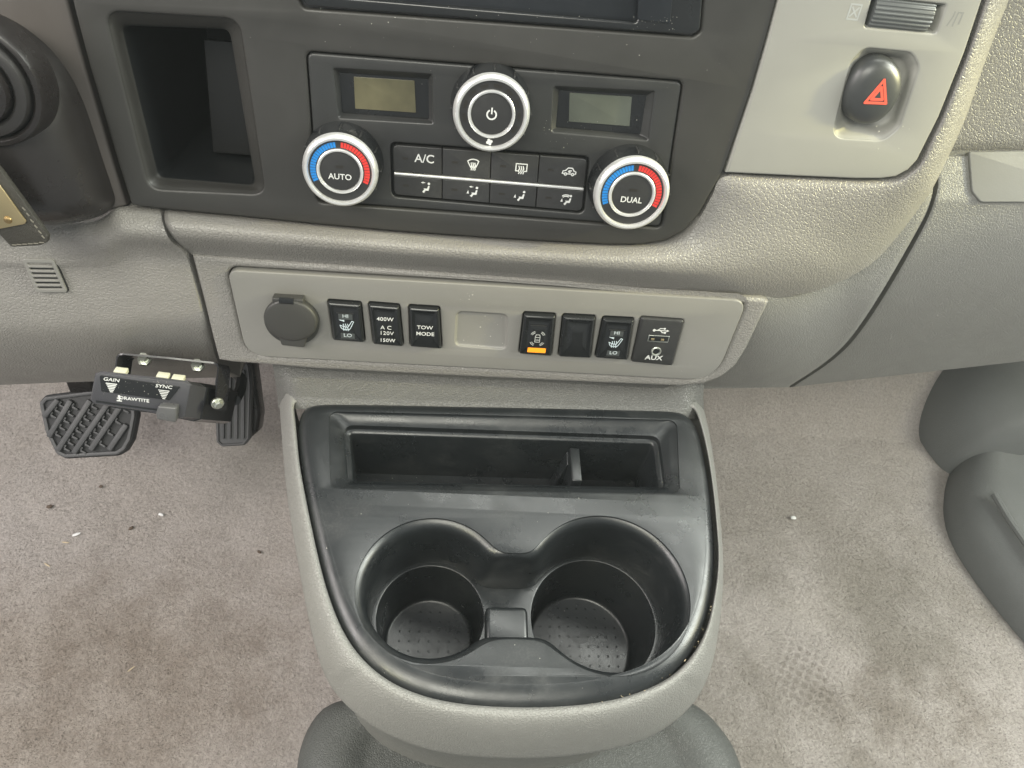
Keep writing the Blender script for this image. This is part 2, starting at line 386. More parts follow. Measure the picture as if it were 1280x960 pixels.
# ================================================================== THE SETTING: carpeted floor
def carpet():
    rows = []; NX, NY = 300, 260
    for j in range(NY):
        y = -.15 + 1.05 * j / (NY - 1); row = []
        for i in range(NX):
            x = -.85 + 1.9 * i / (NX - 1)
            z = 0; yt = .56 if x < 0 else .53
            if y > yt: d = y - yt; z = 1.1 * (math.sqrt(d * d + .0025) - .05 + d * .35)
            z += .006 * noise.noise(Vector((x * 5, y * 5, 0))) + .0018 * noise.noise(Vector((x * 30, y * 30, 3))) + .0008 * noise.noise(Vector((x * 110, y * 110, 3)))
            # worn diagonal fold on the passenger side
            row.append((x, y, z))
        rows.append(row)
    vs, fs = grid(rows)
    o = link('carpet_floor', mesh('carpet_floor', vs, fs), CARPET, None, 180); o['kind'] = 'structure'
    # the pile: short leaning fibres standing on the backing
    rg = np.random.default_rng(5); n = 420000; Z = np.array([p[2] for p in vs]).reshape(NY, NX)
    x = rg.uniform(-.62, .85, n); y = rg.uniform(.08, .80, n)
    gx = (x + .85) / 1.9 * (NX - 1); gy = (y + .15) / 1.05 * (NY - 1); ix, iy = gx.astype(int), gy.astype(int); fx, fy = gx - ix, gy - iy
    z = Z[iy, ix] * (1 - fx) * (1 - fy) + Z[iy, ix + 1] * fx * (1 - fy) + Z[iy + 1, ix] * (1 - fx) * fy + Z[iy + 1, ix + 1] * fx * fy
    a = rg.uniform(0, 6.283, n); L_ = rg.uniform(.0007, .0019, n); wd = rg.uniform(.0002, .00045, n); b = rg.uniform(0, 6.283, n)
    lean = .8 * L_; swirl = np.sin(x * 9 + 1.3) * 1.5 + np.cos(y * 12) * 1.2
    V = np.empty((n, 3, 3), np.float32)
    V[:, 0] = np.stack([x - np.cos(a) * wd, y - np.sin(a) * wd, z], 1); V[:, 1] = np.stack([x + np.cos(a) * wd, y + np.sin(a) * wd, z], 1)
    V[:, 2] = np.stack([x + lean * (.6 * np.cos(b) + .5 * np.cos(swirl)), y + lean * (.6 * np.sin(b) + .5 * np.sin(swirl)), z + L_], 1)
    me = bpy.data.meshes.new('carpet_pile'); me.vertices.add(n * 3); me.vertices.foreach_set('co', V.ravel())
    me.loops.add(n * 3); me.loops.foreach_set('vertex_index', np.arange(n * 3, dtype=np.int32))
    me.polygons.add(n); me.polygons.foreach_set('loop_start', np.arange(0, n * 3, 3, dtype=np.int32)); me.update(calc_edges=True)
    pl = link('carpet_pile', me, CARPET, o, None); pl['kind'] = 'stuff'; return o
carpet()

# ================================================================== DASHBOARD
D = DASH
dash = thing('dashboard', D.P(0, -.06, -.03), 'taupe and charcoal moulded dashboard around the climate controls and switch strip', 'dashboard')

# --- dark centre bezel with its openings
bez_out_px = [(90, -110), (90, 0), (98, 32), (112, 84), (130, 145), (147, 203), (164, 257), (205, 262), (300, 271), (400, 281), (500, 290), (600, 297), (700, 303), (760, 306), (800, 306),
              (832, 301), (856, 288), (874, 268), (888, 243), (905, 213), (922, 165), (940, 112), (958, 50), (972, -2), (984, -50), (1000, -110)]
bez_out = D.uvs(bez_out_px)
cub_o = rpoly(D.uvs([(131, 14), (298, 24), (331, 243), (186, 236)]), .007)
cub_i = rpoly(D.uvs([(150, 32), (286, 37), (319, 233), (197, 223)], -.007), .004)
hv_px = [(384, 66), (853, 103), (833, 186), (832, 275), (402, 250)]
hv_out = rpoly(D.uvs([(383.5, 66), (853, 103), (826, 284), (397, 252)]), .0035)
scr_hole = rpoly(D.uvs([(372, -60), (372, -4), (380, 10), (866, 46), (876, 40), (884, -60)]), .003)
plate('centre_bezel', D, bez_out, [cub_o, inset(hv_out, -.0006), scr_hole], 0, .016, .0016, BEZEL, dash, 3)
deep = [(u * 1, v * 1) for u, v in inset(cub_i, .002)]
pocket = loft('cubby_pocket', [[D.P(*p, -.0012) for p in cub_o], [D.P(*p, -.0028) for p in inset(cub_o, .0012)],
      [D.P(*p, -.0062) for p in inset(cub_i, -.0012)], [D.P(*p, -.0085) for p in cub_i]], BEZEL, dash, smooth=60)
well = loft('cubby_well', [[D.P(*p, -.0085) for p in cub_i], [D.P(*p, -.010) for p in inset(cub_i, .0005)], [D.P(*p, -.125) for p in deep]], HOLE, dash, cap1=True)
q = [D.px(256, 49, -.045), D.px(258, 191, -.045)]
ru = max(p[0] for p in cub_i)
w0, w1 = D.uv(268, 50, -.045), D.uv(268, 191, -.045)
a_, b_ = D.uv(254, 49, -.040), D.uv(266, 191, -.040)
plate('cubby_side_panel', D, rpoly([(a_[0], a_[1]), (ru + .004, a_[1]), (ru + .004, b_[1]), (b_[0], b_[1])][::-1], .0015), [], -.040, .003, .0006, mat('charcoal_insert_plastic', (.004, .004, .004), .4), well, 3)

# --- column side trim, left of the seam
ct = D.uvs([(-40, -40), (84, -40), (84, 0), (92, 32), (106, 84), (124, 145), (141, 203), (158, 257), (140, 262), (-40, 275)], -.002)
plate('cluster_surround', D, ct, [], -.002, .014, .0015, mat('warm_charcoal_plastic', (.072, .064, .058), .45, ('noise', 2600, .00005), var=.08), dash, 3)

# --- padded roll under and beside the bezel
pairs = [((206, 264), (238, 318)), ((250, 268), (285, 321)), ((300, 272.5), (330, 325)), ((400, 282.5), (420, 331)), ((500, 291.5), (505, 337)), ((600, 298.5), (600, 344)), ((700, 304.5), (700, 351)), ((790, 307.5), (800, 360)),
         ((833, 303), (880, 367)), ((858, 290), (950, 373)), ((876, 270), (1010, 366)), ((890, 245), (1050, 352)), ((905, 221), (1080, 336)),
         ((960, 222.5), (1098, 322)), ((1030, 225), (1113, 306)), ((1090, 227), (1132, 283)), ((1118, 225), (1150, 258)), ((1136, 216), (1166, 235)),
         ((1150, 203), (1181, 205)), ((1162, 178), (1195, 176)), ((1177, 146), (1212, 134)), ((1194, 104), (1224, 98)), ((1209, 66), (1237, 62)), ((1231, 0), (1262, -2)), ((1248, -50), (1284, -50))]
A = [p[0] for p in pairs]; B = [p[1] for p in pairs]; npr = len(pairs) - 1
roll_l = [(0, -.002), (.06, .0015), (.30, .0085), (.55, .0090), (.72, .0050), (.9, -.001), (1, -.003)]
roll_m = [(0, -.001), (.06, .001), (.3, .004), (.6, .004), (.85, -.002), (1, -.012)]
roll_r = [(0, -.001), (.12, .0012), (.4, .0006), (.7, -.004), (.9, -.012), (1, -.024)]
def h_roll(s, t):
    k = s * npr
    if k < 7.5: return interp(roll_l, t)
    if k < 11: q = (k - 7.5) / 3.5; return interp(roll_l, t) * (1 - q) + interp(roll_m, t) * q
    if k < 15: q = (k - 11) / 4; return interp(roll_m, t) * (1 - q) + interp(roll_r, t) * q
    return interp(roll_r, t)
patch('padded_roll', D, A, B, h_roll, VINYL, dash, ns=220, nt=34, roll=(.010, 0), skirt=.03, warp=lambda s, t: (-10 * math.sin(math.pi * t ** .9) * max(0, 1 - s * npr / 1.6), 0))

# --- smooth trim panel with the hazard button
hz_out = D.uvs([(986, -50), (974, -2), (960, 50), (942, 112), (924, 165), (907.5, 216), (1000, 220.5), (1070, 223.5), (1100, 223.5), (1120, 221), (1136, 212), (1147, 200), (1158, 178), (1174, 146), (1206, 66), (1228, 0), (1244, -50)], .001)
hr_o = rpoly(D.uvs([(1040, 172), (1064, 78), (1080, 60), (1140, 66), (1149, 84), (1124, 160), (1104, 176)], .001), .008)
hr_i = rpoly(D.uvs([(1050, 160), (1066, 88), (1082, 68), (1126, 72), (1134, 90), (1116, 148), (1100, 160)], -.0065), .008)
wh_o = rpoly(D.uvs([(1081, 34), (1091, -4), (1183, 6), (1170, 42)], .001), .0015)
plate('hazard_trim_panel', D, hz_out, [hr_o, wh_o], .001, .012, .0012, HZP, dash, 3)
loft('hazard_recess', [[D.P(*p, .0002) for p in hr_o], [D.P(*p, -.0012) for p in inset(hr_o, .0014)], [D.P(*p, -.0055) for p in inset(hr_i, -.0006)], [D.P(*p, -.0075) for p in inset(hr_i, .001)]], HZP, dash, cap1=True, smooth=60)
# hazard button: a leaning egg-shaped dome
hc = D.uv(1091, 113, 0)
def egg(k, h):
    o = []
    for i in range(56):
        a = 2 * math.pi * i / 56; x = math.copysign(abs(math.cos(a)) ** .94, math.cos(a)) * 46; y = math.copysign(abs(math.sin(a)) ** .94, math.sin(a)) * 33
        g = R(60); px_, py_ = x * math.cos(g) + y * math.sin(g), -(x * math.sin(g) - y * math.cos(g))
        u, v = D.uv(1091 + px_, 113 + py_, .001); uc, vc = D.uv(1091, 113, .001); o.append(D.P(uc + (u - uc) * k, vc + (v - vc) * k, h))
    return o[::-1]
hb = loft('hazard_button', [egg(1.0, -.0075), egg(1.0, -.002), egg(.97, .0005), egg(.91, .0025), egg(.80, .0042), egg(.62, .0054), egg(.35, .0061), egg(.1, .0063)], mat('satin_charcoal_button', (.040, .042, .042), .32, ('noise', 2500, .00003), var=.06), dash, cap1=True, smooth=60)
tri = D.uvs([(1081, 128), (1105, 100), (1107, 129)], .0060)
cx_, cy_ = sum(p[0] for p in tri) / 3, sum(p[1] for p in tri) / 3
T_ = [((p[0] - cx_) * 100, (p[1] - cy_) * 100) for p in tri]
icon('warning_triangle', D, cx_, cy_, .0063, .01, [T_ + [T_[0]], [(a * .52, b * .52) for a, b in T_ + [T_[0]]]], [], HAZ, hb, wd=.13)
# dimmer wheel
wc = D.uv(1127, 19, .0); wr = .0092; rows = []
for k in range(120):
    a = 2 * math.pi * k / 120; r = wr * (1 + (.022 if k % 4 < 2 else -.022)); rows.append([D.P(wc[0] - .0148, wc[1] + r * .97 * math.sin(a), -.0066 + r * .97 * math.cos(a)), D.P(wc[0] - .0138, wc[1] + r * math.sin(a), -.0066 + r * math.cos(a)),
        D.P(wc[0] + .0138, wc[1] + r * math.sin(a), -.0066 + r * math.cos(a)), D.P(wc[0] + .0148, wc[1] + r * .97 * math.sin(a), -.0066 + r * .97 * math.cos(a))])
rows = [list(x) for x in zip(*rows)]
loft('dimmer_wheel', rows, mat('grey_ribbed_plastic', (.085, .09, .09), .35), dash, cap0=True, cap1=True, smooth=20)
loft('dimmer_recess', [[D.P(*p, .0003) for p in wh_o], [D.P(*p, -.001) for p in inset(wh_o, .0006)], [D.P(*p, -.012) for p in inset(wh_o, .0016)]], HZP, dash, cap1=True)
iu = D.uv(1068, 15, .001)
icon('dimmer_mark', D, iu[0], iu[1], .001, .0032, [[(-.8, -1), (.8, -1), (.8, 1), (-.8, 1), (-.8, -1)], [(-.5, -.6), (.5, .6)], [(-.5, .6), (.5, -.6)]], [], GREYP, dash, wd=.22)
iu = D.uv(1194, 24, .001)
icon('dimmer_mark', D, iu[0], iu[1], .001, .0030, [[(-.9, -1), (-.5, .4), (-.5, 1)], [(0, -1), (.1, 1)], [(.3, 1), (.9, 1), (.9, -.6)]], [], mat('faint_grey_print', (.20, .20, .19), .5), dash, wd=.22)

# --- surround of the switch strip
strip_px = [(284, 336.5), (934, 375), (893, 475.5), (308.5, 444)]
strip = rpoly(D.uvs(strip_px, 0), [.0065, .0085, .021, .014], 12)
sur_px = [(239, 319), (330, 326), (420, 332), (505, 338), (600, 345), (700, 352), (800, 361), (880, 368), (955, 374), (962, 378), (950, 402), (934, 436), (920, 458), (903, 472), (880, 481), (850, 484), (750, 480), (600, 473), (480, 467), (390, 462), (320, 456), (290, 454), (273, 451), (266, 425), (254, 376)]
plate('switch_strip_surround', D, D.uvs(sur_px, -.001), [inset(strip, -.0007)], -.001, .026, .0028, VINYL, dash, 5)
plate('recess_backing', D, D.uvs([(290, 340), (925, 375), (880, 462), (320, 440)], -.006), [], -.006, .004, .0005, HOLE, dash)

# --- knee panel on the driver's side
kp_top = [(-60, 272), (0, 272), (40, 276), (100, 275), (125, 271), (143, 259), (164, 258.5), (203, 263)]
kp_bot = [(-60, 486), (0, 482), (60, 481), (115, 480), (165, 478), (210, 476), (240, 474), (290, 470)]
# top edge and right seam: rows follow the seam
def knee():
    seam = catmull([(203, 263), (206, 280), (216, 302), (236, 320), (252, 376), (264, 425), (272, 452), (282, 462), (300, 471)], 60)
    rows = []
    hk = [(0, -.004), (.03, .000), (.10, .006), (.17, .0075), (.25, .001), (.31, -.0015), (.55, -.0005), (.68, -.002), (.80, -.012), (.92, -.030), (1, -.052)]
    top = catmull(kp_top, 70)
    for j in range(70):
        t = j / 69; y_seam = seam[min(59, int(t * 59))]; sm = catmull([tuple(a) for a in seam], 2) if False else None
        i = t * 59; a = int(i); b = min(59, a + 1); S = seam[a].lerp(seam[b], i - a)
        row = []
        for k in range(70):
            s = k / 69; tx = top[k]; x_full = tx.x + (S.x - 203) * (s ** 2.2)
            yb = 480 + (S.y - 471) * 0
            yt = tx.y; ybot = 484 - 13 * s
            tt = (S.y - 263) / (471 - 263)
            y = yt + (ybot - yt) * (tt * s + t * (1 - s))
            tl = tt * s + t * (1 - s)
            crease = interp(hk, tl)
            if s > .978: crease -= .0022 * ((s - .978) / .022) ** 2
            # at the column the roll dies into a dished ledge
            q = max(0, min(1, (s - .45) / .35)); roll = crease if tl > .28 else crease * q + (1 - q) * (-.004 + .004 * math.sin(tl / .28 * math.pi / 2))
            row.append(D.px(x_full, y, roll))
        rows.append(row)
    sk = lambda p: p - D.N * .02
    rows = [[sk(p) for p in rows[0]]] + rows + [[p + Vector((0, .25, 0)) for p in rows[-1]]]
    rows = [r + [sk(r[-1])] for r in rows]
    vs, fs = grid(rows); return link('knee_panel', mesh('knee_panel', vs, [f[::-1] for f in fs]), VINYL, dash, 50)
kn = knee()
# speaker-like vent grille
gv = D.uvs([(28, 323), (67, 324), (85, 365), (46, 365)], .0002)
gr_o = rpoly(gv, .0018); 
gholes = []
c0, c1, c2, c3 = [Vector(p) for p in gv]
for k in range(6):
    f0 = .11 + k * .141; f1 = f0 + .07
    a = c0.lerp(c3, f0) ; b = c1.lerp(c2, f0); c = c1.lerp(c2, f1); d = c0.lerp(c3, f1)
    gholes.append(rpoly([tuple(a.lerp(b, .11)), tuple(a.lerp(b, .89)), tuple(d.lerp(c, .89)), tuple(d.lerp(c, .11))], .0005, 3))
vg = plate('vent_grille', D, gr_o, gholes, .0009, .0022, .0003, PANEL, dash, 2)
plate('grille_backing', D, inset(gr_o, -.0005), [], -.0003, .001, .0002, HOLE, vg)
for k in range(5):
    f0 = .11 + k * .141 + .07; f1 = f0 + .071
    a, b, c, d = c0.lerp(c3, f0), c1.lerp(c2, f0), c1.lerp(c2, f1), c0.lerp(c3, f1)
    pr = [tuple(a.lerp(b, .12)), tuple(a.lerp(b, .88)), tuple(d.lerp(c, .88)), tuple(d.lerp(c, .12))]
    vs, fs = [], []; prism_into(vs, fs, D, [tuple(Vector(p)) for p in inset(pr, .0002)], -.0002, .0013)
    link('slat', bevelled(mesh('slat', vs, fs), .0003, 2), PANEL, vg)

# --- lower trim right of the switch strip and the glovebox
seam = [(1166, 150), (1168, 205), (1166, 240), (1156, 275), (1140, 305), (1118, 345), (1092, 388), (1062, 428), (1030, 456), (992, 478), (960, 492)]
def edge_h(tab): return lambda s, t: interp(tab, t)
E_top = [(868, 340), (900, 345), (950, 330), (1000, 300), (1050, 270), (1100, 230), (1140, 190), (1163, 150)]
seamV = catmull(seam, 60)
def lower(name, left, right, hf, material, ns=60, nt=60, rl=0, rr=0):
    """skin between two side contours (pixel polylines), t from top to bottom"""
    Lc, Rc = catmull(left, nt), catmull(right, nt); rows = []
    for j in range(nt):
        t = j / (nt - 1); row = []
        for k in range(ns):
            s = k / (ns - 1); p = Lc[j].lerp(Rc[j], s); h = hf(p.x, p.y, s, t)
            if rl and s < rl: h -= .0035 * (1 - math.sqrt(max(0, 1 - (1 - s / rl) ** 2)))
            if rr and 1 - s < rr: h -= .0035 * (1 - math.sqrt(max(0, 1 - (1 - (1 - s) / rr) ** 2)))
            row.append(D.px(p.x, p.y, h))
        rows.append(row)
    sk = lambda p: p - D.N * .02
    rows = [[sk(p) for p in rows[0]]] + rows + [[p + Vector((0, .22, 0)) for p in rows[-1]]]
    rows = [[sk(r[0])] + r + [sk(r[-1])] for r in rows]
    vs, fs = grid(rows); return link(name, mesh(name, vs, [f[::-1] for f in fs]), material, dash, 50)
def hE(x, y, s, t):
    yb = 484 - max(0, x - 1000) * .11
    d = (yb - y) / 130
    return -.0045 - .0195 * (lambda q: q * q * (3 - 2 * q))(max(0, min(1, (x - 940) / 125))) - (.050 * (1 - min(1, max(0, d))) ** 2.2)
lower('lower_trim', [(862, 330), (862, 380), (862, 430), (866, 486)], [(1164, 150), (1166, 238), (1138, 303), (1060, 426), (985, 484)], hE, VINYL_F, rr=.035)
def hF(x, y, s, t):
    yb = 484 - max(0, x - 1000) * .11; d = (yb - y) / 190
    h = -.026 - (.060 * (1 - min(1, max(0, d))) ** 2.2)
    if y < 250: h -= .012 * min(1, max(0, (250 - y) / 55))
    return h
lower('glovebox_lid', [(1167, 196), (1169.5, 238), (1142, 303), (1063.5, 426), (987.5, 484)], [(1400, 193), (1400, 250), (1400, 310), (1400, 390), (1400, 438)], hF, VINYL_F, ns=100, rl=.02)
# recessed grip with a woven insert on top of the lid
WEAVE = mat('fine_textured_grey_plastic', (.150, .150, .143), .6, ('noise', 900, .00006), var=.04)
gA, gB, gC = D.px(1209, 205, hF(1209, 205, 0, 0)), D.px(1400, 203, hF(1400, 203, 0, 0)), D.px(1220, 249, hF(1220, 249, 0, 0))
GF = Frame(gA, gB - gA, gA - gC)
gl = rpoly(GF.uvs([(1209, 190), (1400, 187), (1400, 253), (1224, 253), (1213, 240)]), [.001, .001, .001, .004, .006])
plate('lid_insert', GF, gl, [], .0017, .004, .0007, WEAVE, dash, 3)
# upper pad over the glovebox
def hU(x, y, s, t):
    return -.050 + .012 * math.sin(min(1, max(0, (200 - y) / 260)) * 1.57) - .02 * max(0, (y - 180) / 20) ** 2
def upper():
    rows = []
    for j in range(50):
        y = -60 + 256 * j / 49; rows.append([D.px(x, y, -.046 + (.014 * (1 - ((196 - y) / 30)) ** 0 if False else 0) - (.008 * (1 - math.sqrt(max(0, 1 - max(0, 1 - (196 - y) / 22) ** 2))))) for x in [1120 + 290 * i / 49 for i in range(50)]])
    rows.append([p - D.N * .03 for p in rows[-1]]); vs, fs = grid(rows)
    return link('upper_pad', mesh('upper_pad', vs, [f[::-1] for f in fs]), VINYL, dash, 50)
upper()
plate('gap_backing', D, D.uvs([(900, 200), (1400, 180), (1400, 420), (1200, 440), (900, 440)], -.12), [], -.11, .004, .0005, HOLE, dash)
# underside and firewall so that nothing is hollow
fbox('dash_top', FLOOR, -.80, 1.0, .375, 1.02, .655, .685, VINYL, dash, .012)  # out-of-view slab added to keep windscreen light off the footwell
fbox('dash_underside', FLOOR, -.75, .95, .43, .66, .405, .44, HOLE, dash, .004)

rb = lambda x0, y0, x1, y1, fr=D, h=0: (lambda r: (lambda p: fr.uv(*p, h))((r.uniform(x0, x1), r.uniform(y0, y1))))
specks('dust', D, 13, rb(300, 45, 880, 70), .0, dash, seed=3)
specks('dust', D, 9, rb(1085, 155, 1145, 195), .001, dash, .00015, .00045, seed=5)
specks('dust', D, 6, rb(880, 60, 920, 200), 0, dash, seed=6)

# ================================================================== INFOTAINMENT SCREEN (only its lower edge shows)
scr = thing('infotainment_screen', D.P(0, .19, 0), 'black glossy infotainment screen cut off by the top of the dashboard', 'screen')
so = rpoly(D.uvs([(373, -100), (374, -6), (384, 8), (864, 44), (875, 38), (886, -100)], .001), .003)
si = rpoly(D.uvs([(392, -60), (400, -8), (796, 26), (800, -60)], -.002), .002)
plate('screen_frame', D, so, [si], .0015, .010, .0012, BLACK, scr, 3)
plate('screen_glass', D, inset(si, -.0008), [], -.0015, .003, .0003, SCREEN, scr)
sb = rpoly(D.uvs([(800, -60), (797, 25), (838, 30), (846, -60)], .002), .001)
plate('side_button', D, sb, [], .002, .002, .0004, SCREEN, scr)
specks('dust', D, 24, rb(790, 18, 845, 36), .0022, scr, seed=9)
specks('dust', D, 16, rb(400, 6, 790, 34), .0018, scr, seed=10)

# ================================================================== CLIMATE CONTROL PANEL
cl = thing('climate_control_panel', D.P(0, .11, 0), 'charcoal climate control panel with three silver-ringed knobs and two small displays', 'climate control')
FH = -.0006
def lcd_loops(o_px, i_px):
    return rpoly(D.uvs(o_px, FH), .001), rpoly(D.uvs(i_px, -.0045), .0006)
l_o, l_i = lcd_loops([(417, 86), (540, 94), (541, 154), (424, 147)], [(424, 91), (535, 99), (536, 149), (428, 141)])
r_o, r_i = lcd_loops([(693, 109), (818, 115), (810, 175), (690, 164)], [(699, 113), (808, 119), (800, 168), (695, 159)])
bt = rpoly(D.uvs([(489, 179), (736, 197), (729, 266), (491, 245)], FH), .003)
face = plate('faceplate', D, hv_out, [l_o, r_o, inset(bt, -.0004)], FH, .010, .0012, BEZEL2, cl, 3)
plate('button_backing', D, inset(bt, -.001), [], -.0045, .002, .0002, HOLE, face)
for lo, li, g in ((l_o, l_i, [(442, 96), (518, 101), (520, 141), (444, 136)]), (r_o, r_i, [(712, 116), (790, 121), (787, 158), (711, 152)])):
    loft('display_recess', [[D.P(*p, FH - .001) for p in lo], [D.P(*p, FH - .0018) for p in inset(lo, .0006)], [D.P(*p, -.0040) for p in inset(li, -.0004)], [D.P(*p, -.0048) for p in li]], BEZEL2, face, smooth=60)
    dsp = plate('display', D, inset(li, -.0006), [], -.0046, .0018, .0002, BLACK, cl)
    plate('liquid_crystal_glass', D, rpoly(D.uvs(g, -.0040), .0004), [], -.0041, .0006, .0001, LCD if g[0][0] > 600 else LCD_REFL, dsp)

def knob(px, pr, label, kind, H=.0145):
    u, v = D.uv(px[0], px[1], H); r = abs(D.uv(px[0] + pr, px[1], H)[0] - u)
    kb = lathe('control_knob', D, u, v, [(r * 1.10, FH - .004), (r * 1.10, FH + .001), (r * 1.085, FH + .004), (r * 1.06, H * .62), (r * 1.035, H - .003), (r * 1.0, H - .0012), (r * .985, H - .0012)], BLACK, cl, 96)
    tag(kb, label)
    for k in range(24):                       # grip notches on the skirt
        a = 2 * math.pi * k / 24; c, s = math.cos(a), math.sin(a)
        F2 = Frame(D.P(u + c * r * 1.075, v + s * r * 1.075, FH + .006), D.U * -s + D.V * c, D.N)
        if k % 2 == 0: fbox('grip_rib', F2, -.0003, .0003, -.003, .0052, -.0016 - .0005, .0004, BEZEL2, kb, .0001)
    lathe('silver_ring', D, u, v, [(r * 1.03, H - .0032), (r * 1.015, H - .0012), (r * .985, H + .0004), (r * .93, H + .0013), (r * .875, H + .0012), (r * .850, H + .0002), (r * .845, H - .0012)], SILVER, kb, 96)
    lathe('dial_face', D, u, v, [(r * .86, H - .0010), (r * .855, H - .0004), (r * .60, H - .0004), (r * .58, H - .0012)], BTN, kb, 96)
    lathe('inner_ring', D, u, v, [(r * .630, H - .0008), (r * .625, H + .0003), (r * .60, H + .0007), (r * .56, H + .0006), (r * .538, H - .0001), (r * .535, H - .001)], SILVER, kb, 80)
    lathe('push_button', D, u, v, [(r * .545, H - .0012), (r * .54, H - .0003), (r * .52, H + .0001), (r * .3, H + .0004), (r * .01, H + .0005)], BTN, kb, 64, cap1=True)
    Hb = H + .0005
    if kind != 'POWER':
        def ticks(name, a0, a1, m, material):
            vs, fs = [], []; st = (a1 - a0) / m
            for k in range(m):
                aa, ab = R(a0 + st * k + st * .09), R(a0 + st * (k + 1) - st * .09)
                prism_into(vs, fs, D, [(u + r * q * math.cos(a), v + r * q * math.sin(a)) for q, a in ((.655, aa), (.80, aa), (.80, ab), (.655, ab))], H - .001, H - .0003)
            link(name, fixn(mesh(name, vs, fs)), material, kb, None)
        ticks('blue_scale', 97, 206, 18, BLUE); ticks('red_scale', 87, -24, 18, RED)
        text('lettering', D, u, v - r * .17, Hb, kind, r * .225, WHITE, kb, off=.00004)
        icon('indicator', D, u, v + r * .14, Hb, r * .1, [], [[(-1, -.4), (1, -.4), (1, .4), (-1, .4)]], DIMP, kb)
    else:
        icon('power_symbol', D, u, v, Hb, r * .15, [arc(0, 0, .8, 125, 415, 18), [(0, .2), (0, 1.1)]], [], WHITE, kb, wd=.26)
        fan = []
        for k in range(4):
            a = 90 * k + 20; fan.append([(0, 0)] + arc(.5 * math.cos(R(a)), .5 * math.sin(R(a)), .42, a - 90, a + 110, 6))
        icon('fan_symbol', D, u, v - r * .74, H - .0004, r * .10, [], fan, WHITE, kb)
        vs, fs = [], []
        for k in range(9):
            a = R(200 - k * 27.5); 
            if abs(math.cos(a)) < 2: prism_into(vs, fs, D, [(u + r * q * math.cos(b), v + r * q * math.sin(b)) for q, b in ((.69, a), (.78, a), (.78, a - R(17)), (.69, a - R(17)))], H - .001, H - .00025)
        link('level_windows', fixn(mesh('level_windows', vs, fs)), DIMP, kb, None)['kind'] = 'stuff'
    return kb
knob((425, 214.5), 46.5, 'left temperature knob lettered AUTO with blue and red scale', 'AUTO')
knob((614.5, 143), 47.5, 'upper middle fan knob with power symbol', 'POWER')
knob((790, 243.5), 46.5, 'right temperature knob lettered DUAL with blue and red scale', 'DUAL')

# eight push buttons in two rows with a silver bar between
q00, q10, q11, q01 = [Vector(p) for p in D.uvs([(491, 181), (734, 199), (727, 264), (493, 243)], FH)]
def bil(s, t): return q00.lerp(q10, s).lerp(q01.lerp(q11, s), t)
seatfig = lambda dx=0: ([[(dx + .35, .75), (dx + .40, .70)]], [arc(dx + .42, .72, .22, 0, 360, 8)[:-1], [(dx - .45, -.15), (dx + .15, -.15), (dx + .30, .35), (dx + .55, .30), (dx + .40, -.50), (dx - .1, -.50), (dx - .35, -.95), (dx - .65, -.75), (dx - .30, -.30)]])
wave = lambda x, y0, y1: [(x + .07 * math.sin(k * 1.9), y0 + (y1 - y0) * k / 6) for k in range(7)]
ICON = {
 'screen_defrost': ([[(-.95, .5)] + arc(0, -.55, 1.4, 128, 52, 8) + [(.45, -.45), (-.45, -.45), (-.95, .5)], wave(-.3, -.95, .2), wave(0, -.95, .25), wave(.3, -.95, .2)], []),
 'rear_defrost': ([[(-.9, -.5), (-.9, .7), (.9, .7), (.9, -.5), (.55, -.5)], [(-.9, -.5), (-.55, -.5)], wave(-.35, -.95, .3), wave(0, -.95, .3), wave(.35, -.95, .3)], []),
 'recirculate': ([[(-1.1, -.3), (-1.0, .1), (-.6, .2), (-.2, .65), (.5, .65), (.8, .2), (1.15, .05), (1.15, -.3), (.9, -.35)], [(-1.1, -.3), (-.8, -.35)], arc(-.55, -.4, .2, 0, 360, 8), arc(.65, -.4, .2, 0, 360, 8), [(-.3, -.35), (.4, -.35)], [(.4, .2), (0, .2), (-.1, 0), (.2, -.05)]], [[(.1, .1), (.1, -.25), (.35, -.07)]]),
}
def vent_icon(face=False, feet=False, screen=False):
    st, fl = seatfig(.25)
    if face: fl = fl + [[(-.65, .85), (-.25, 1.02), (-.25, .68)], [(-.3, .9), (.05, .9), (.05, .8), (-.3, .8)]]
    if feet: fl = fl + [[(-1.0, -.35), (-.75, .25), (-.62, -.35)]]
    if screen: st = st + [arc(-.1, -.1, 1.0, 130, 60, 6), arc(-.1, -.1, .75, 130, 60, 6)]
    return st, fl
ic = [['A/C', 'screen_defrost', 'rear_defrost', 'recirculate'], [vent_icon(True), vent_icon(True, True), vent_icon(False, True), vent_icon(False, True, True)]]
blab = [['button lettered A/C', 'front window defrost button', 'rear window defrost button', 'air recirculation button'], ['face vent button', 'face and feet vent button', 'feet vent button', 'feet and window vent button']]
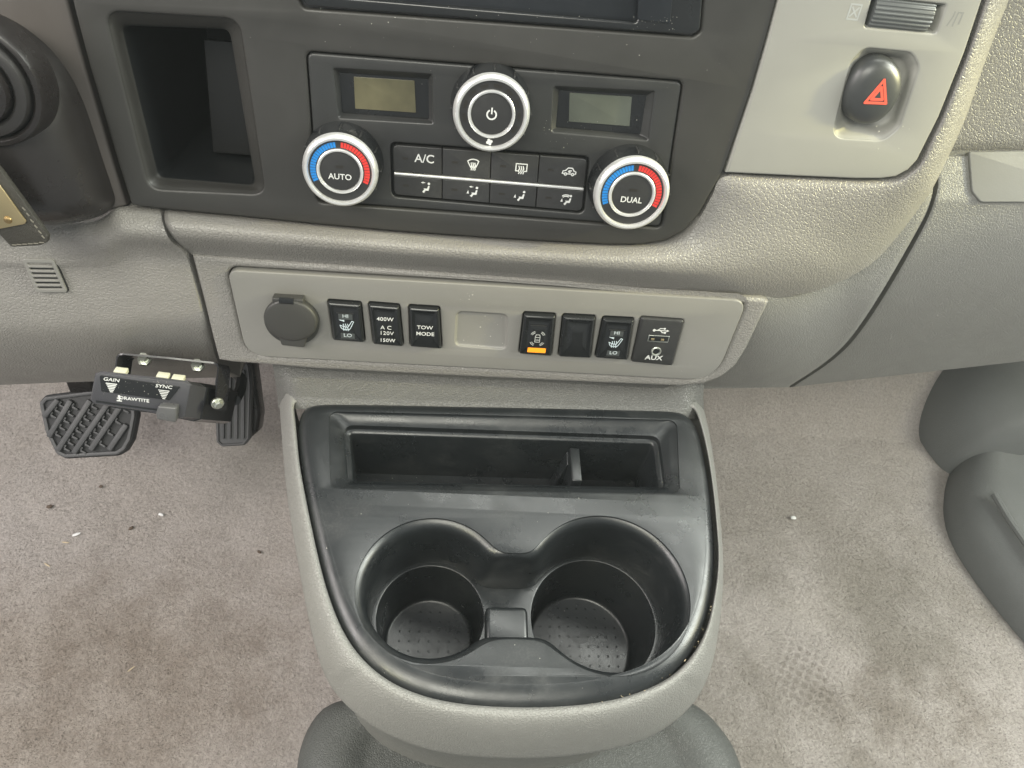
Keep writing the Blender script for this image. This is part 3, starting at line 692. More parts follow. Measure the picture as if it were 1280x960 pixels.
for rI in range(2):
    for k in range(4):
        s0, s1 = k / 4 + (.0 if k == 0 else .0022), (k + 1) / 4 - (.0 if k == 3 else .0022)
        t0, t1 = ((0, .515), (.60, 1))[rI]
        pts = [tuple(bil(s0, t1)), tuple(bil(s1, t1)), tuple(bil(s1, t0)), tuple(bil(s0, t0))]
        rr = [.0004] * 4
        if k == 0: rr[0 if rI else 3] = .003
        if k == 3: rr[1 if rI else 2] = .003
        b = plate('climate_button', D, rpoly(pts, rr, 5), [], FH + .0002, .006, .0004, BTN, cl, 2)
        tag(b, blab[rI][k])
        c = bil((s0 + s1) / 2 + .035, (t0 + t1) / 2); hh = FH + .0002; c1_ = bil(s0 + .062, (t0 + t1) / 2 - .01)
        icon('indicator', D, c1_.x, c1_.y, hh, .0016, [], [[(-1, -.38), (1, -.38), (1, .38), (-1, .38)]], DIMP, b)
        it = ic[rI][k]
        if it == 'A/C': text('lettering', D, c.x, c.y, hh, 'A/C', .0062, WHITE, b, off=.00006)
        else:
            st, fl = ICON[it] if isinstance(it, str) else it
            icon('symbol', D, c.x, c.y, hh, .0032, st, fl, WHITE, b, wd=.17)
bar = [tuple(bil(0.002, .585)), tuple(bil(.998, .585)), tuple(bil(.998, .535)), tuple(bil(0.002, .535))]
plate('silver_bar', D, rpoly(bar, .0004, 3), [], FH + .0009, .003, .0004, SILVER, cl, 3)
specks('dust', D, 22, rb(480, 70, 840, 110), FH, cl, seed=12)
specks('dust', D, 16, rb(680, 150, 740, 190), FH, cl, seed=13)
specks('dust', D, 7, rb(700, 150, 800, 158), -.0040, cl, seed=14)

# ================================================================== SWITCH STRIP
sw = thing('switch_strip', D.P(0, 0, 0), 'long satin taupe strip of black switches below the climate controls', 'switch panel')
SH = .0008
def quad_loop(px, h, r=.0012, seg=5): return rpoly(D.uvs(px, h), r, seg)
switches = [
    ('seat_heater_switch', [(410, 375), (451, 378), (456, 426), (417, 423)], 'left seat heater switch lettered HI and LO'),
    ('power_outlet_switch', [(461, 378), (499, 381), (504, 431), (467, 428)], 'outlet switch lettered 400W AC 120V 150W'),
    ('tow_mode_switch', [(511.5, 381.5), (549, 384), (552, 434), (513, 431)], 'switch lettered TOW MODE'),
    ('lamp_switch', [(655, 390.5), (694, 392.5), (689, 443), (649, 440)], 'switch with vehicle symbol over an amber lens'),
    ('blank_switch', [(704, 393), (744, 395), (738, 445.5), (698, 443.5)], 'blank switch without lettering'),
    ('seat_heater_switch', [(754, 396), (792, 398), (784, 448), (744, 445)], 'right seat heater switch lettered HI and LO'),
]
blank_px = [(571, 389.5), (634, 393.5), (633, 437), (569, 432)]
usb_px = [(801, 395.5), (855, 399.5), (840, 456), (789, 451)]
holes = [inset(quad_loop(s[1], SH), -.0005) for s in switches] + [quad_loop(blank_px, SH, .0040), inset(quad_loop(usb_px, SH, .0016), -.0002)]
fp = plate('strip_faceplate', D, strip, holes, SH, .008, .0010, PANEL, sw, 3)
bl = holes[-2]
loft('blank_recess', [[D.P(*p, SH - .0008) for p in bl], [D.P(*p, SH - .0014) for p in inset(bl, .0006)], [D.P(*p, SH - .0015) for p in inset(bl, .0012)]], PANEL, fp, cap1=True, smooth=60)
def seat_icon(): return ([[(-.9, .1), (-.75, -.35), (-.45, -.6), (.35, -.6), (.55, -.3), (1.0, .75), (.75, .85), (.3, .0), (.1, -.2), (-.4, -.1), (-.9, .1)], wave(-.4, -.75, .3), wave(-.1, -.75, .35), wave(.2, -.75, .35)], [[(-1.05, 1.0), (-.3, 1.0), (-.3, .7)]])
def switch(name, px, label):
    a = quad_loop(px, SH); 
    top = .0030
    # body: straight sides, rounded crown, a scooped shelf under the upper edge
    c = [Vector(p) for p in D.uvs(px, SH)]
    rows = [[D.P(*p, -.004) for p in a], [D.P(*p, SH + .0012) for p in a], [D.P(*p, SH + .0020) for p in inset(a, .0003)], [D.P(*p, SH + .0026) for p in inset(a, .0009)], [D.P(*p, SH + .0029) for p in inset(a, .0017)]]
    s = loft(name, rows, BLACK, sw, cap1=False, smooth=60); tag(s, label)
    f = inset(a, .0017); n = len(f); cu = sum(p[0] for p in f) / n; cv = sum(p[1] for p in f) / n; vmin, vmax = min(p[1] for p in f), max(p[1] for p in f)
    K = 10; rws = []
    for j in range(K + 1):
        q = 1 - j / K; rws.append([D.P(cu + (p[0] - cu) * q, cv + (p[1] - cv) * q, SH + .0029 - .0010 * max(0, math.sin(math.pi * min(1, max(0, ((cv + (p[1] - cv) * q) - (vmin * .28 + vmax * .72)) / ((vmax - vmin) * .28))))) ** 1.0) for p in f])
    loft('crown', rws, BLACK, s, smooth=80)
    hh = SH + .00295
    C = lambda x, y: (lambda g: (g.x, g.y))(c[0].lerp(c[1], x).lerp(c[3].lerp(c[2], x), y))
    if name == 'seat_heater_switch':
        for yy_, tx in ((.33, 'HI'), (.83, 'LO')):
            p = C(.5, yy_); icon('lens', D, p[0], p[1], hh, .003, [], [[(-1.35, -.62), (1.35, -.62), (1.35, .62), (-1.35, .62)]], mat('dark_lens', (.05, .055, .055), .3), s)
            text('lettering', D, p[0], p[1], hh + .0001, tx, .0034, mat('pale_grey_print', (.50, .56, .58), .5), s, off=0, sx=1.15)
        p = C(.5, .57); st, fl = seat_icon(); icon('symbol', D, p[0], p[1], hh, .0042, st, fl, mat('pale_blue_print', (.48, .56, .60), .5), s, wd=.10)
        for yy_ in (.24, .955):
            p = C(.5, yy_ if yy_ < .5 else .92); icon('score_line', D, p[0], p[1], hh, .006, [[(-.8, 0), (.8, 0)]], [], BTN, s, wd=.07)
    elif name == 'power_outlet_switch':
        for yy_, tx, z in ((.34, '400W', .0036), (.55, 'A C', .0037), (.69, '120V', .0037), (.87, '150W', .0034)):
            p = C(.5, yy_ - .005); text('lettering', D, p[0], p[1], hh, tx, z, WHITE, s, off=.00003 if 'W' in tx else 0, sx=1.05, space=1.05)
    elif name == 'tow_mode_switch':
        for yy_, tx in ((.48, 'TOW'), (.64, 'MODE')):
            p = C(.5, yy_); text('lettering', D, p[0], p[1], hh, tx, .0035, WHITE, s, off=.00003, sx=1.1)
    elif name == 'lamp_switch':
        p = C(.5, .56); st = [[(-.35, -.6), (-.35, .3), (-.25, .65), (.25, .65), (.35, .3), (.35, -.6), (-.35, -.6)], [(-.35, .2), (.35, .2)], [(-.35, -.25), (.35, -.25)]]
        for sx_ in (-1, 1):
            for sy_ in (-1, 1):
                for r_ in (.55, .78): st.append([(sx_ * (.25 + r_ * math.cos(R(a))), sy_ * (.45 + r_ * math.sin(R(a)))) for a in (20, 45, 70)])
        icon('symbol', D, p[0], p[1], hh, .0042, st, [], GREYP, s, wd=.11)
        p = C(.51, .85); icon('amber_lens', D, p[0], p[1], hh + .0002, .0055, [], [[(-1.02, -.30), (1.02, -.30), (1.02, .30), (-1.02, .30)]], AMBER, s)
        p = C(.5, .24); icon('score_line', D, p[0], p[1], hh, .006, [[(-.8, 0), (.8, 0)]], [], BTN, s, wd=.07)
    return s
for a in switches: switch(*a)
# usb and aux module
ul = quad_loop(usb_px, SH, .0016)
um = loft('usb_module', [[D.P(*p, -.004) for p in ul], [D.P(*p, SH + .0006) for p in ul], [D.P(*p, SH + .0014) for p in inset(ul, .0005)], [D.P(*p, SH + .0016) for p in inset(ul, .0014)]], BTN, sw, cap1=True, smooth=60)
uh = SH + .0016
c = [Vector(p) for p in D.uvs(usb_px, SH)]
CU = lambda x, y: c[0].lerp(c[1], x).lerp(c[3].lerp(c[2], x), y)
p = CU(.52, .24); icon('usb_symbol', D, p.x, p.y, uh, .0046, [[(-.9, 0), (.8, 0)], [(-.5, 0), (-.15, .32), (.35, .32)], [(-.1, 0), (.2, -.3), (.5, -.3)]], [arc(-.95, 0, .2, 0, 360, 8)[:-1], [(.75, .17), (.75, -.17), (1.1, 0)], arc(.42, .32, .15, 0, 360, 8)[:-1], [(.45, -.18), (.72, -.18), (.72, -.44), (.45, -.44)]], WHITE, um, wd=.12)
p = CU(.50, .42); 
hexa('usb_port', [D.P(p.x + a, p.y + b, h) for h in (uh + .0003, uh - .001) for a, b in ((-.0066, -.0024), (.0066, -.0024), (.0066, .0024), (-.0066, .0024))], CHROME, um, .0002)
hexa('port_slot', [D.P(p.x + a, p.y + b, h) for h in (uh + .0004, uh - .001) for a, b in ((-.0060, -.0016), (.0062, -.0016), (.0062, .0021), (-.0060, .0021))], HOLE, um, .0001)
for dx in (-.0036, .0026): hexa('port_contact', [D.P(p.x + dx + a, p.y - .0004 + b, h) for h in (uh + .0006, uh) for a, b in ((-.0010, -.0007), (.0010, -.0007), (.0010, .0007), (-.0010, .0007))], BRASS, um, .0001)
p = CU(.515, .70)
lathe('aux_socket', D, p.x, p.y, [(.0033, uh - .0005), (.0033, uh + .0004), (.0028, uh + .0007), (.0021, uh + .0004), (.0019, uh - .0002)], CHROME, um, 32)
lathe('socket_bore', D, p.x, p.y, [(.0020, uh + .0001), (.0001, uh + .0001)], HOLE, um, 24, cap1=True)
p = CU(.50, .87); text('lettering', D, p.x, p.y, uh, 'AUX', .0046, WHITE, um, off=.00008, sx=1.15)
# 12 V socket with its hinged cap
so_ = lathe('power_socket', D, *D.uv(366, 399, SH), [(.0158, SH - .001), (.0158, SH + .0035), (.0150, SH + .0040), (.001, SH + .0040)], BEZEL2, sw, 64)
cu, cv = D.uv(363, 401, SH + .007)
def cap_loop(k, h):
    out = []
    for i in range(72):
        a = 2 * math.pi * i / 72; out.append((cu + .0152 * k * math.cos(a), cv + .0140 * k * math.sin(a)))
    return [D.P(*p, h) for p in out]
CAPM = mat('matt_charcoal_rubber', (.040, .039, .036), .48, ('noise', 2200, .00005), var=.08)
cp = loft('socket_cap', [cap_loop(.98, SH + .0038), cap_loop(1.0, SH + .0045), cap_loop(1.0, SH + .0065), cap_loop(.97, SH + .0074), cap_loop(.90, SH + .0078), cap_loop(.5, SH + .0081), cap_loop(.05, SH + .0082)], CAPM, so_, cap1=True, smooth=60)
tb = rpoly(D.uvs([(349, 421), (352, 431), (381, 434), (384, 420), (380, 412), (352, 412)], SH + .006), .0016)
plate('pull_tab', D, tb, [], SH + .0068, .0030, .0008, CAPM, so_, 3)
hg = D.uvs([(340, 372), (379, 374), (380, 386), (342, 385)], SH + .006)
plate('hinge_bracket', D, rpoly(hg, .0008), [], SH + .0068, .006, .0006, CAPM, so_, 3)
a, b = D.uvs([(349, 376), (367, 377.5)], SH + .0075)
tube('hinge_pin', [D.P(a[0], a[1], SH + .0068), D.P(b[0], b[1], SH + .0068)], .0019, BLACK, so_)
def rs(r):
    return D.uv(r.uniform(300, 910), r.uniform(345, 465), SH)
specks('dust', D, 33, rs, SH, sw, .00012, .0004, seed=20)
specks('dust', D, 14, rb(576, 394, 630, 434), SH - .0014, sw, .00015, .0006, seed=21)
specks('dust', D, 8, rb(575, 362, 592, 374), SH, sw, .0002, .0007, seed=22)

# ================================================================== STEERING COLUMN (edge of its shroud and the ignition bezel)
colm = thing('steering_column', D.P(-.24, .1, -.01), 'brown-black steering column shroud with round ignition bezel at the left edge', 'steering column')
sh_px = [(-60, 10), (-20, 14), (0, 19), (28, 34), (60, 60), (85, 92), (103, 128), (117, 168), (129, 205), (140, 238), (143, 252), (138, 262), (122, 270), (90, 274.5), (40, 275), (-60, 277)]
shc = catmull(sh_px, 80)
shc = [D.uv(p.x, p.y, -.001) for p in shc]
cen = D.uv(-60, 160, 0)
def shl(k, h): return [D.P(cen[0] + (p[0] - cen[0]) * k, cen[1] + (p[1] - cen[1]) * k, h) for p in shc]
loft('column_shroud', [shl(1.0, -.002), shl(.992, .002), shl(.975, .006), shl(.94, .012), shl(.88, .019), shl(.80, .025), shl(.70, .029), shl(.55, .032), shl(.3, .034)], SHROUD, colm, closed=False, smooth=70)
ku, kv = D.uv(-34, 106, .034)
for i, (r0, r1, h0, h1) in enumerate([(.0277, .0240, .0315, .034), (.0228, .0172, .033, .0365), (.0163, .0120, .034, .040)]):
    lathe('bezel_ring', D, ku, kv, [(r0 + .001, h0 - .012), (r0, h0), (r0 - .0008, h1 - .0006), (r0 - .002, h1), (r1 + .001, h1), (r1, h1 - .0008), (r1 - .0005, h0)], (SHROUD, BEZEL3, SHROUD)[i], colm, 96)
lathe('lock_barrel', D, ku, kv, [(.0112, .030), (.0112, .041), (.0106, .0420), (.0088, .0420), (.0084, .0405), (.001, .0405)], CHROME, colm, 64)
# leather strap with a brass plate that hangs in front of the column
st = thing('leather_strap', D.P(-.25, .06, .05), 'black leather strap with riveted brass plate hanging before the steering column', 'key strap')
SF = D
sp = SF.uvs([(-40, 170), (0, 213), (33, 258), (60, 296), (59, 303), (50, 307), (14, 309), (2, 296), (-40, 250)], .048)
vs, fs = [], []; prism_into(vs, fs, SF, rpoly(sp, .0015, 3)[::-1], .045, .048)
band = link('strap_band', bevelled(mesh('strap_band', vs, fs), .0006, 2), LEATHER, st)
bp_ = SF.uvs([(-40, 200), (0, 232), (33, 277), (31, 280), (0, 286), (-40, 290)], .0488)
vs, fs = [], []; prism_into(vs, fs, SF, rpoly(bp_, .0006, 2)[::-1], .048, .0490)
link('brass_plate', bevelled(mesh('brass_plate', vs, fs), .0003, 2), BRASS, st)
u, v = SF.uv(10, 275, .049); lathe('rivet', SF, u, v, [(.0018, .049), (.0016, .0496), (.0008, .0500), (.0002, .0500)], mat('dull_bronze', (.35, .25, .12), .4, metal=1), st, 20)
for k in range(10):
    x = 56 - 3.2 * k if k > 5 else 57 - k * 1.2; 
pts_st = [(54, 296), (50, 290), (45, 283), (40, 276), (35, 268), (30, 261), (52, 303), (45, 304), (38, 304.5), (31, 305), (24, 305.5), (18, 306)]
for x, y in pts_st:
    u, v = SF.uv(x, y, .048); a = .9 if y < 297 else 0
    vs, fs = [], []; dx, dy = (.0009 * .55, -.0009 * .8) if y < 297 else (.0011, 0)
    prism_into(vs, fs, SF, [(u - dx - .0002, v - dy - .0002), (u + dx - .0002, v + dy - .0002), (u + dx + .0002, v + dy + .0002), (u - dx + .0002, v - dy + .0002)], .0478, .0483)
    link('stitch', fixn(mesh('stitch', vs, fs)), mat('grey_thread', (.16, .15, .12), .8) if 'grey_thread' not in bpy.data.materials else bpy.data.materials['grey_thread'], st, None)

# ================================================================== CENTRE CONSOLE
T = TRAY
con = thing('centre_console', T.P(.03, .19, -.37), 'taupe centre console with a black cup holder tray', 'console')
inn = [(374, 500), (367, 507), (369, 530), (374, 580), (381, 620), (389, 660), (399, 705), (411, 748), (428, 790), (452, 825), (486, 853), (530, 872), (580, 882), (640, 886), (700, 885), (755, 879), (800, 867), (838, 848), (866, 820), (884, 785), (894, 740), (898, 700), (896, 660), (891, 610), (884, 565), (875, 528), (868, 512), (858, 508)]
out = [(346, 462), (348, 480), (350, 515), (354, 570), (359, 620), (366, 665), (374, 712), (383, 760), (394, 808), (410, 852), (440, 888), (485, 918), (550, 940), (640, 948), (725, 943), (790, 930), (835, 908), (868, 877), (888, 838), (898, 790), (903, 745), (904, 700), (901, 655), (896, 605), (890, 560), (882, 520), (874, 495), (872, 484)]
# resample both with the same stations
def console_body():
    A_, B_ = [], []
    m = len(inn); ns = 160
    for k in range(ns):
        x = (m - 1) * k / (ns - 1); i = min(int(x), m - 2); t = x - i
        for P_, o in ((inn, A_), (out, B_)):
            g = lambda j: Vector(P_[max(0, min(m - 1, j))]); q0, q1, q2, q3 = g(i - 1), g(i), g(i + 1), g(i + 2)
            o.append(.5 * (2 * q1 + (q2 - q0) * t + (2 * q0 - 5 * q1 + 4 * q2 - q3) * t * t + (3 * q1 - q0 - 3 * q2 + q3) * t ** 3))
    dep = []
    for k in range(ns):
        s = k / (ns - 1); f = math.exp(-((s - .49) / .17) ** 4); dep.append(.018 + .030 * f)
    rows = [[T.px(A_[k].x + (B_[k].x - A_[k].x) * -.05, A_[k].y + (B_[k].y - A_[k].y) * -.05, -.006) for k in range(ns)]]
    for j in range(22):
        t = j / 21; row = []
        for k in range(ns):
            f = dep[k]; front = (f - .018) / .030
            hz = .0012 * math.sin(min(1, t * 6) * math.pi / 2) - .0012 - f * (t ** 2.4 if front < .5 else t ** 1.9)
            p = A_[k].lerp(B_[k], t); row.append(T.px(p.x, p.y, hz))
        rows.append(row)
    last = rows[-1]; c0_ = Vector((.03, .2, 0))
    def shrink(p, k, dz): q = Vector((c0_.x + (p.x - c0_.x) * k, c0_.y + (p.y - c0_.y) * k, p.z + dz)); return q
    rows.append([shrink(p, .985, -.006) for p in last]); rows.append([shrink(p, .94, -.012) for p in last]); rows.append([shrink(p, .90, -.10) for p in last]); rows.append([Vector((shrink(p, .86, 0).x, shrink(p, .86, 0).y, .0)) for p in last])
    vs, fs = grid(rows); return link('console_body', mesh('console_body', vs, fs), VINYL_F, con, 60)
console_body()
# neck that joins the console to the dashboard
def neck():
    rows = []
    for j in range(16):
        t = j / 15; row = []
        for k in range(70):
            s = k / 69; x0, y0 = 340 + (880 - 340) * s, 452 + 26 * s; x1, y1 = 347 + (880 - 347) * s, 497 + 15 * s
            a = D.px(x0, y0, -.014); e_ = max(0, 1 - min(s, 1 - s) / .050); b = T.px(x1, y1, .0008 - .017 * e_ ** 2.4)
            p = a.lerp(b, t) - Vector((0, 0, .0015 * math.sin(math.pi * t)))
            row.append(p)
        rows.append(row)
    rows.append([p + Vector((0, -.004, -.006)) for p in rows[-1]])
    vs, fs = grid(rows); return link('console_neck', mesh('console_neck', vs, [f[::-1] for f in fs]), VINYL_SHADE, con, 60)
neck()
fbox('console_spine', FLOOR, -.085, .155, .30, .42, .0, .40, VINYL_SHADE, con, .006)

# ---- black tray
tray_px = inn[1:-1]
tr = [tuple(T.uv(x, y, -.0005)) for x, y in [(p.x, p.y) for p in catmull(inn + [(620, 503)], 170, True)]]
for _ in range(16): tr = [((tr[i - 1][0] + 2 * tr[i][0] + tr[(i + 1) % len(tr)][0]) / 4, (tr[i - 1][1] + 2 * tr[i][1] + tr[(i + 1) % len(tr)][1]) / 4) for i in range(len(tr))]
tr_in = inset(tr, .0002)
CL, RL, CR, RR = T.uv(540, 733, 0), .0358, T.uv(761, 738, 0), .0418
CL, CR = Vector(CL), Vector(CR)
def cup_outline(rl, rr, w0, w1, n=60, sm=.0):
    """joined outline of the two cups and the channel; w0 / w1: channel half width to the back / front"""
    ax = (CR - CL).normalized(); ay = Vector((-ax.y, ax.x)); out = []
    a0 = math.asin(min(.99, w0 / rl)); a1 = math.asin(min(.99, w1 / rl)); b0 = math.asin(min(.99, w0 / rr)); b1 = math.asin(min(.99, w1 / rr))
    for k in range(n): a = a0 + (2 * math.pi - a0 - a1) * k / (n - 1); out.append(CL + ax * rl * math.cos(a) + ay * rl * math.sin(a))
    e = out[-1]; s = CR + ax * -rr * math.cos(b1) + ay * -rr * math.sin(b1)
    for k in range(1, 8): out.append(e.lerp(s, k / 8))
    for k in range(n): a = math.pi + b1 + (2 * math.pi - b0 - b1) * k / (n - 1); out.append(CR + ax * rr * math.cos(a) + ay * rr * math.sin(a))
    e = out[-1]; s = out[0]
    for k in range(1, 8): out.append(e.lerp(s, k / 8))
    L_ = [tuple(p) for p in out]
    for _ in range(int(sm)):
        m = len(L_); L_ = [((L_[i - 1][0] + 2 * L_[i][0] + L_[(i + 1) % m][0]) / 4, (L_[i - 1][1] + 2 * L_[i][1] + L_[(i + 1) % m][1]) / 4) for i in range(m)]
    return L_
rim0 = cup_outline(RL + .0055, RR + .0046, .0206, .0278, sm=5)
rim1 = cup_outline(RL + .0032, RR + .0028, .0197, .0262, sm=4)
rim2 = cup_outline(RL + .0012, RR + .0012, .0190, .0250, sm=3)
rim3 = cup_outline(RL, RR, .0185, .0245, sm=2)
slot_o = rpoly(T.uvs([(411, 514), (846, 525), (850, 617), (413, 610)], 0), .006, 8)
slot_1 = rpoly(T.uvs([(419, 517), (836, 528), (843, 613), (424, 606)], -.002), .006, 8)
slot_2 = rpoly(T.uvs([(429, 531), (824, 545), (833, 611), (434, 603)], -.005), .0065, 8)
slot_3 = [(a, b) for a, b in inset(slot_2, .0006)]
tr_c = (sum(p[0] for p in tr_in) / len(tr_in), sum(p[1] for p in tr_in) / len(tr_in))
tr_b = max(p[1] for p in tr_in)
edge = lambda d: [(x, tr_b + (y - tr_b) * (1 - .75 * max(0, d) / .185)) for x, y in inset(tr_in, d)]
tray = plate('cup_holder_tray', T, edge(.0065), [rim0, slot_o], .0, .004, .0002, CUPS, con, 1)
loft('tray_rolled_edge', [[T.P(*p, -.010) for p in edge(-.0002)], [T.P(*p, -.0062) for p in edge(.0)], [T.P(*p, -.0040) for p in edge(.0008)], [T.P(*p, -.0020) for p in edge(.0024)], [T.P(*p, -.0008) for p in edge(.0042)], [T.P(*p, -.00015) for p in edge(.0060)], [T.P(*p, -.0001) for p in edge(.0067)]], CUPS, tray, smooth=60)
loft('tray_slot', [[T.P(*p, -.0012) for p in slot_o], [T.P(*p, -.0026) for p in slot_1], [T.P(*p, -.005) for p in slot_2], [T.P(*p, -.0085) for p in inset(slot_2, .0005)], [T.P(*p, -.0090) for p in inset(slot_2, .0030)], [T.P(*p, -.0102) for p in inset(slot_2, .0036)], [T.P(*p, -.054) for p in inset(slot_2, .0042)], [T.P(*p, -.056) for p in inset(slot_2, .0045)]], CUPS, tray, cap1=True, smooth=55)
# thin upright divider with a foot
du0, dv0 = T.uv(718, 560, -.012); du1, dv1 = T.uv(726, 612, -.012)
fbox('slot_divider', T, du0 - .0032, du0 + .0034, dv0 - .0245, dv0 + .0005, -.056, -.012, CUPS, tray, .0012)
hexa('divider_foot', [T.P(du0 - .010, dv0 - .008, -.0565), T.P(du0 - .0028, dv0 - .008, -.0565), T.P(du0 - .0028, dv0 - .008, -.02), T.P(du0 - .0040, dv0 - .008, -.02), T.P(du0 - .010, dv0 + .001, -.0565), T.P(du0 - .0028, dv0 + .001, -.0565), T.P(du0 - .0028, dv0 + .001, -.018), T.P(du0 - .004, dv0 + .001, -.018)], CUPS, tray, .0005)
for k, x in enumerate((482, 497, 552, 566, 620, 633, 688, 701, 755, 767)):
    p = T.uv(x, 538.2 + (x - 482) * .034, -.0090); lathe('pip', T, p[0], p[1] - .0006, [(.0007, -.0090), (.0006, -.0083), (.0001, -.0081)], CUPS, tray, 10)
# cups: upper joint wall, ledge, two round wells
ZL = -.045
up = loft('cup_rim', [[T.P(*p, -.0012) for p in rim0], [T.P(*p, -.0022) for p in rim1], [T.P(*p, -.0050) for p in rim2], [T.P(*p, -.0090) for p in rim3], [T.P(*p, ZL) for p in cup_outline(RL - .0015, RR - .0015, .0180, .0240, sm=4)]], CUPS, tray, smooth=60)
# ledge plate between wells
led = cup_outline(RL - .0008, RR - .0008, .0185, .0245, sm=4)
circ = lambda c_, r, n=72: [(c_.x + r * math.cos(2 * math.pi * i / n), c_.y + r * math.sin(2 * math.pi * i / n)) for i in range(n)]
plate('cup_ledge', T, led, [circ(CL, RL - .0045), circ(CR, RR - .0042)], ZL + .0005, .006, .0008, CUPS, tray, 3)
for c_, r, rf, zf in ((CL, RL - .0045, RL - .0085, -.088), (CR, RR - .0042, RR - .0085, -.093)):
    wl = loft('cup_well', [[T.P(*p, ZL) for p in circ(c_, r)], [T.P(*p, ZL - .004) for p in circ(c_, r - .0003)], [T.P(*p, zf + .004) for p in circ(c_, rf + .0008)], [T.P(*p, zf + .001) for p in circ(c_, rf)], [T.P(*p, zf) for p in circ(c_, rf - .002)]], CUPS, tray, cap1=True, smooth=60)
    vs, fs = [], []                           # raised pips on the cup floor
    n = int(rf / .0062)
    for i in range(-n, n + 1):
        for j in range(-n, n + 1):
            x, y = i * .0062, j * .0062
            if x * x + y * y < (rf - .005) ** 2:
                b = len(vs); vs += [T.P(c_.x + x + .0009 * math.cos(R(a)), c_.y + y + .0009 * math.sin(R(a)), zf) for a in range(0, 360, 60)] + [T.P(c_.x + x, c_.y + y, zf + .00025)]
                fs += [(b + k, b + (k + 1) % 6, b + 6) for k in range(6)]
    o = link('floor_pips', mesh('floor_pips', vs, fs), CUPS, wl, 60); o['kind'] = 'stuff'
# saddle in the channel: sloped back, small platform
ax = (CR - CL).normalized(); ay = Vector((-ax.y, ax.x)); mc = CL.lerp(CR, .455)
def ch(a, b, h): p = mc + ax * a + ay * b; return T.P(p.x, p.y, h)
fbox('saddle', Frame(T.P(mc.x, mc.y, 0), T.P(*(ax), 0) - T.P(0, 0, 0), T.P(*(ay), 0) - T.P(0, 0, 0)), -.0125, .0125, -.020, .004, ZL - .002, ZL + .009, CUPS, tray, .003)
tf = Frame(T.P(mc.x, mc.y, 0), T.P(*(ax), 0) - T.P(0, 0, 0), T.P(*(ay), 0) - T.P(0, 0, 0))
rt = random.Random(4)
def on_tray(r):
    x, y = r.uniform(385, 880), r.uniform(505, 870); u, v = T.uv(x, y, 0)
    p = Vector((u, v))
    if (p - CL).length < RL + .012 or (p - CR).length < RR + .012 or (440 > x or 830 < x or 1) and 512 < y < 620 and 405 < x < 852: return None
    cxv, cyv = 640, 690
    if ((x - 636) / 250) ** 4 + ((y - 690) / 185) ** 4 > .9: return None
    if 590 < x < 690 and 680 < y < 800: return None
    return (u, v)
specks('dust', T, 143, on_tray, 0, tray, .00010, .00034, seed=31)
specks('dust', T, 33, rb(440, 595, 830, 606, T, -.054), -.056, tray, .00012, .0004, seed=32)
specks('dust', T, 27, lambda r: (lambda a, q: (CR.x + q * math.cos(a), CR.y + q * math.sin(a)))(r.uniform(0, 6.28), r.uniform(0, RR - .012)), -.0925, tray, .00012, .0004, seed=33)

def seam_dust(r):
    k = r.randint(60, 92); p, q = edge(-.0012)[k], edge(.001)[k]; t = r.random(); return (p[0] + (q[0] - p[0]) * t + r.uniform(-.001, .001), p[1] + (q[1] - p[1]) * t + r.uniform(-.001, .001))
specks('dust', T, 38, seam_dust, -.0035, tray, .0002, .0006, STRAW, seed=44)
# ---- base under the console, close to the camera
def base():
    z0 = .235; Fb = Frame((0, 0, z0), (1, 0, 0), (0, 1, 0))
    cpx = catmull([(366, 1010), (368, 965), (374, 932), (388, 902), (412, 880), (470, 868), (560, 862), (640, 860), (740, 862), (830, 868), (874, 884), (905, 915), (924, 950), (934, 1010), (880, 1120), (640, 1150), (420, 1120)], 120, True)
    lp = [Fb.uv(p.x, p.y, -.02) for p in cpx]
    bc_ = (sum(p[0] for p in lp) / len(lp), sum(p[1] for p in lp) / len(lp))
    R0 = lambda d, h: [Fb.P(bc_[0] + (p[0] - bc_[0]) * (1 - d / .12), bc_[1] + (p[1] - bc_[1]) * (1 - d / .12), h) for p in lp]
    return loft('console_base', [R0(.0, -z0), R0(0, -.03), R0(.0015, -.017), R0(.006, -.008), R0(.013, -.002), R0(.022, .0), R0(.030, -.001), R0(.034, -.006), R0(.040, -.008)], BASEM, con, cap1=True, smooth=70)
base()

# ================================================================== PASSENGER SIDE: KICK PANEL AND SILL
def side_form(name, cont, lab, cat, z1, w, material):
    o = thing(name, FLOOR.px(*cont[len(cont) // 2]), lab, cat)
    C_ = catmull(cont, 60); rows = []
    for j in range(26):
        t = j / 25; a = t * math.pi / 2; row = []
        for p in C_:
            q = FLOOR.px(p.x, p.y, 0); row.append(q + Vector((w * (1 - math.cos(a)) * .9, .02 * t, z1 * math.sin(a))))
        rows.append(row)
    rows.append([p + Vector((.5, 0, .0)) for p in rows[-1]])
    vs, fs = grid(rows); link(cat.replace(' ', '_') + '_skin', mesh(name, vs, [f[::-1] for f in fs]), material, o, 60); return o
k1 = side_form('wheel_arch_cover', [(1128, 380), (1128, 440), (1130, 485), (1136, 520), (1147, 550), (1164, 575), (1186, 594), (1230, 605), (1300, 606)], 'dark blue-grey rounded cover bulging beneath the glovebox', 'arch cover', .12, .10, KICK)
k2 = side_form('door_sill', [(1250, 560), (1200, 578), (1186, 594), (1179, 620), (1180, 650), (1190, 682), (1215, 722), (1250, 768), (1290, 815), (1340, 870)], 'dark blue-grey door sill moulding at the right edge of the carpet', 'door sill', .06, .055, KICK)
rd = [FLOOR.px(x, y, .063) for x, y in ((1243, 618), (1262, 650), (1290, 690), (1330, 740))]
tube('sill_rib', [p for p in rd], .004, KICK, k2)

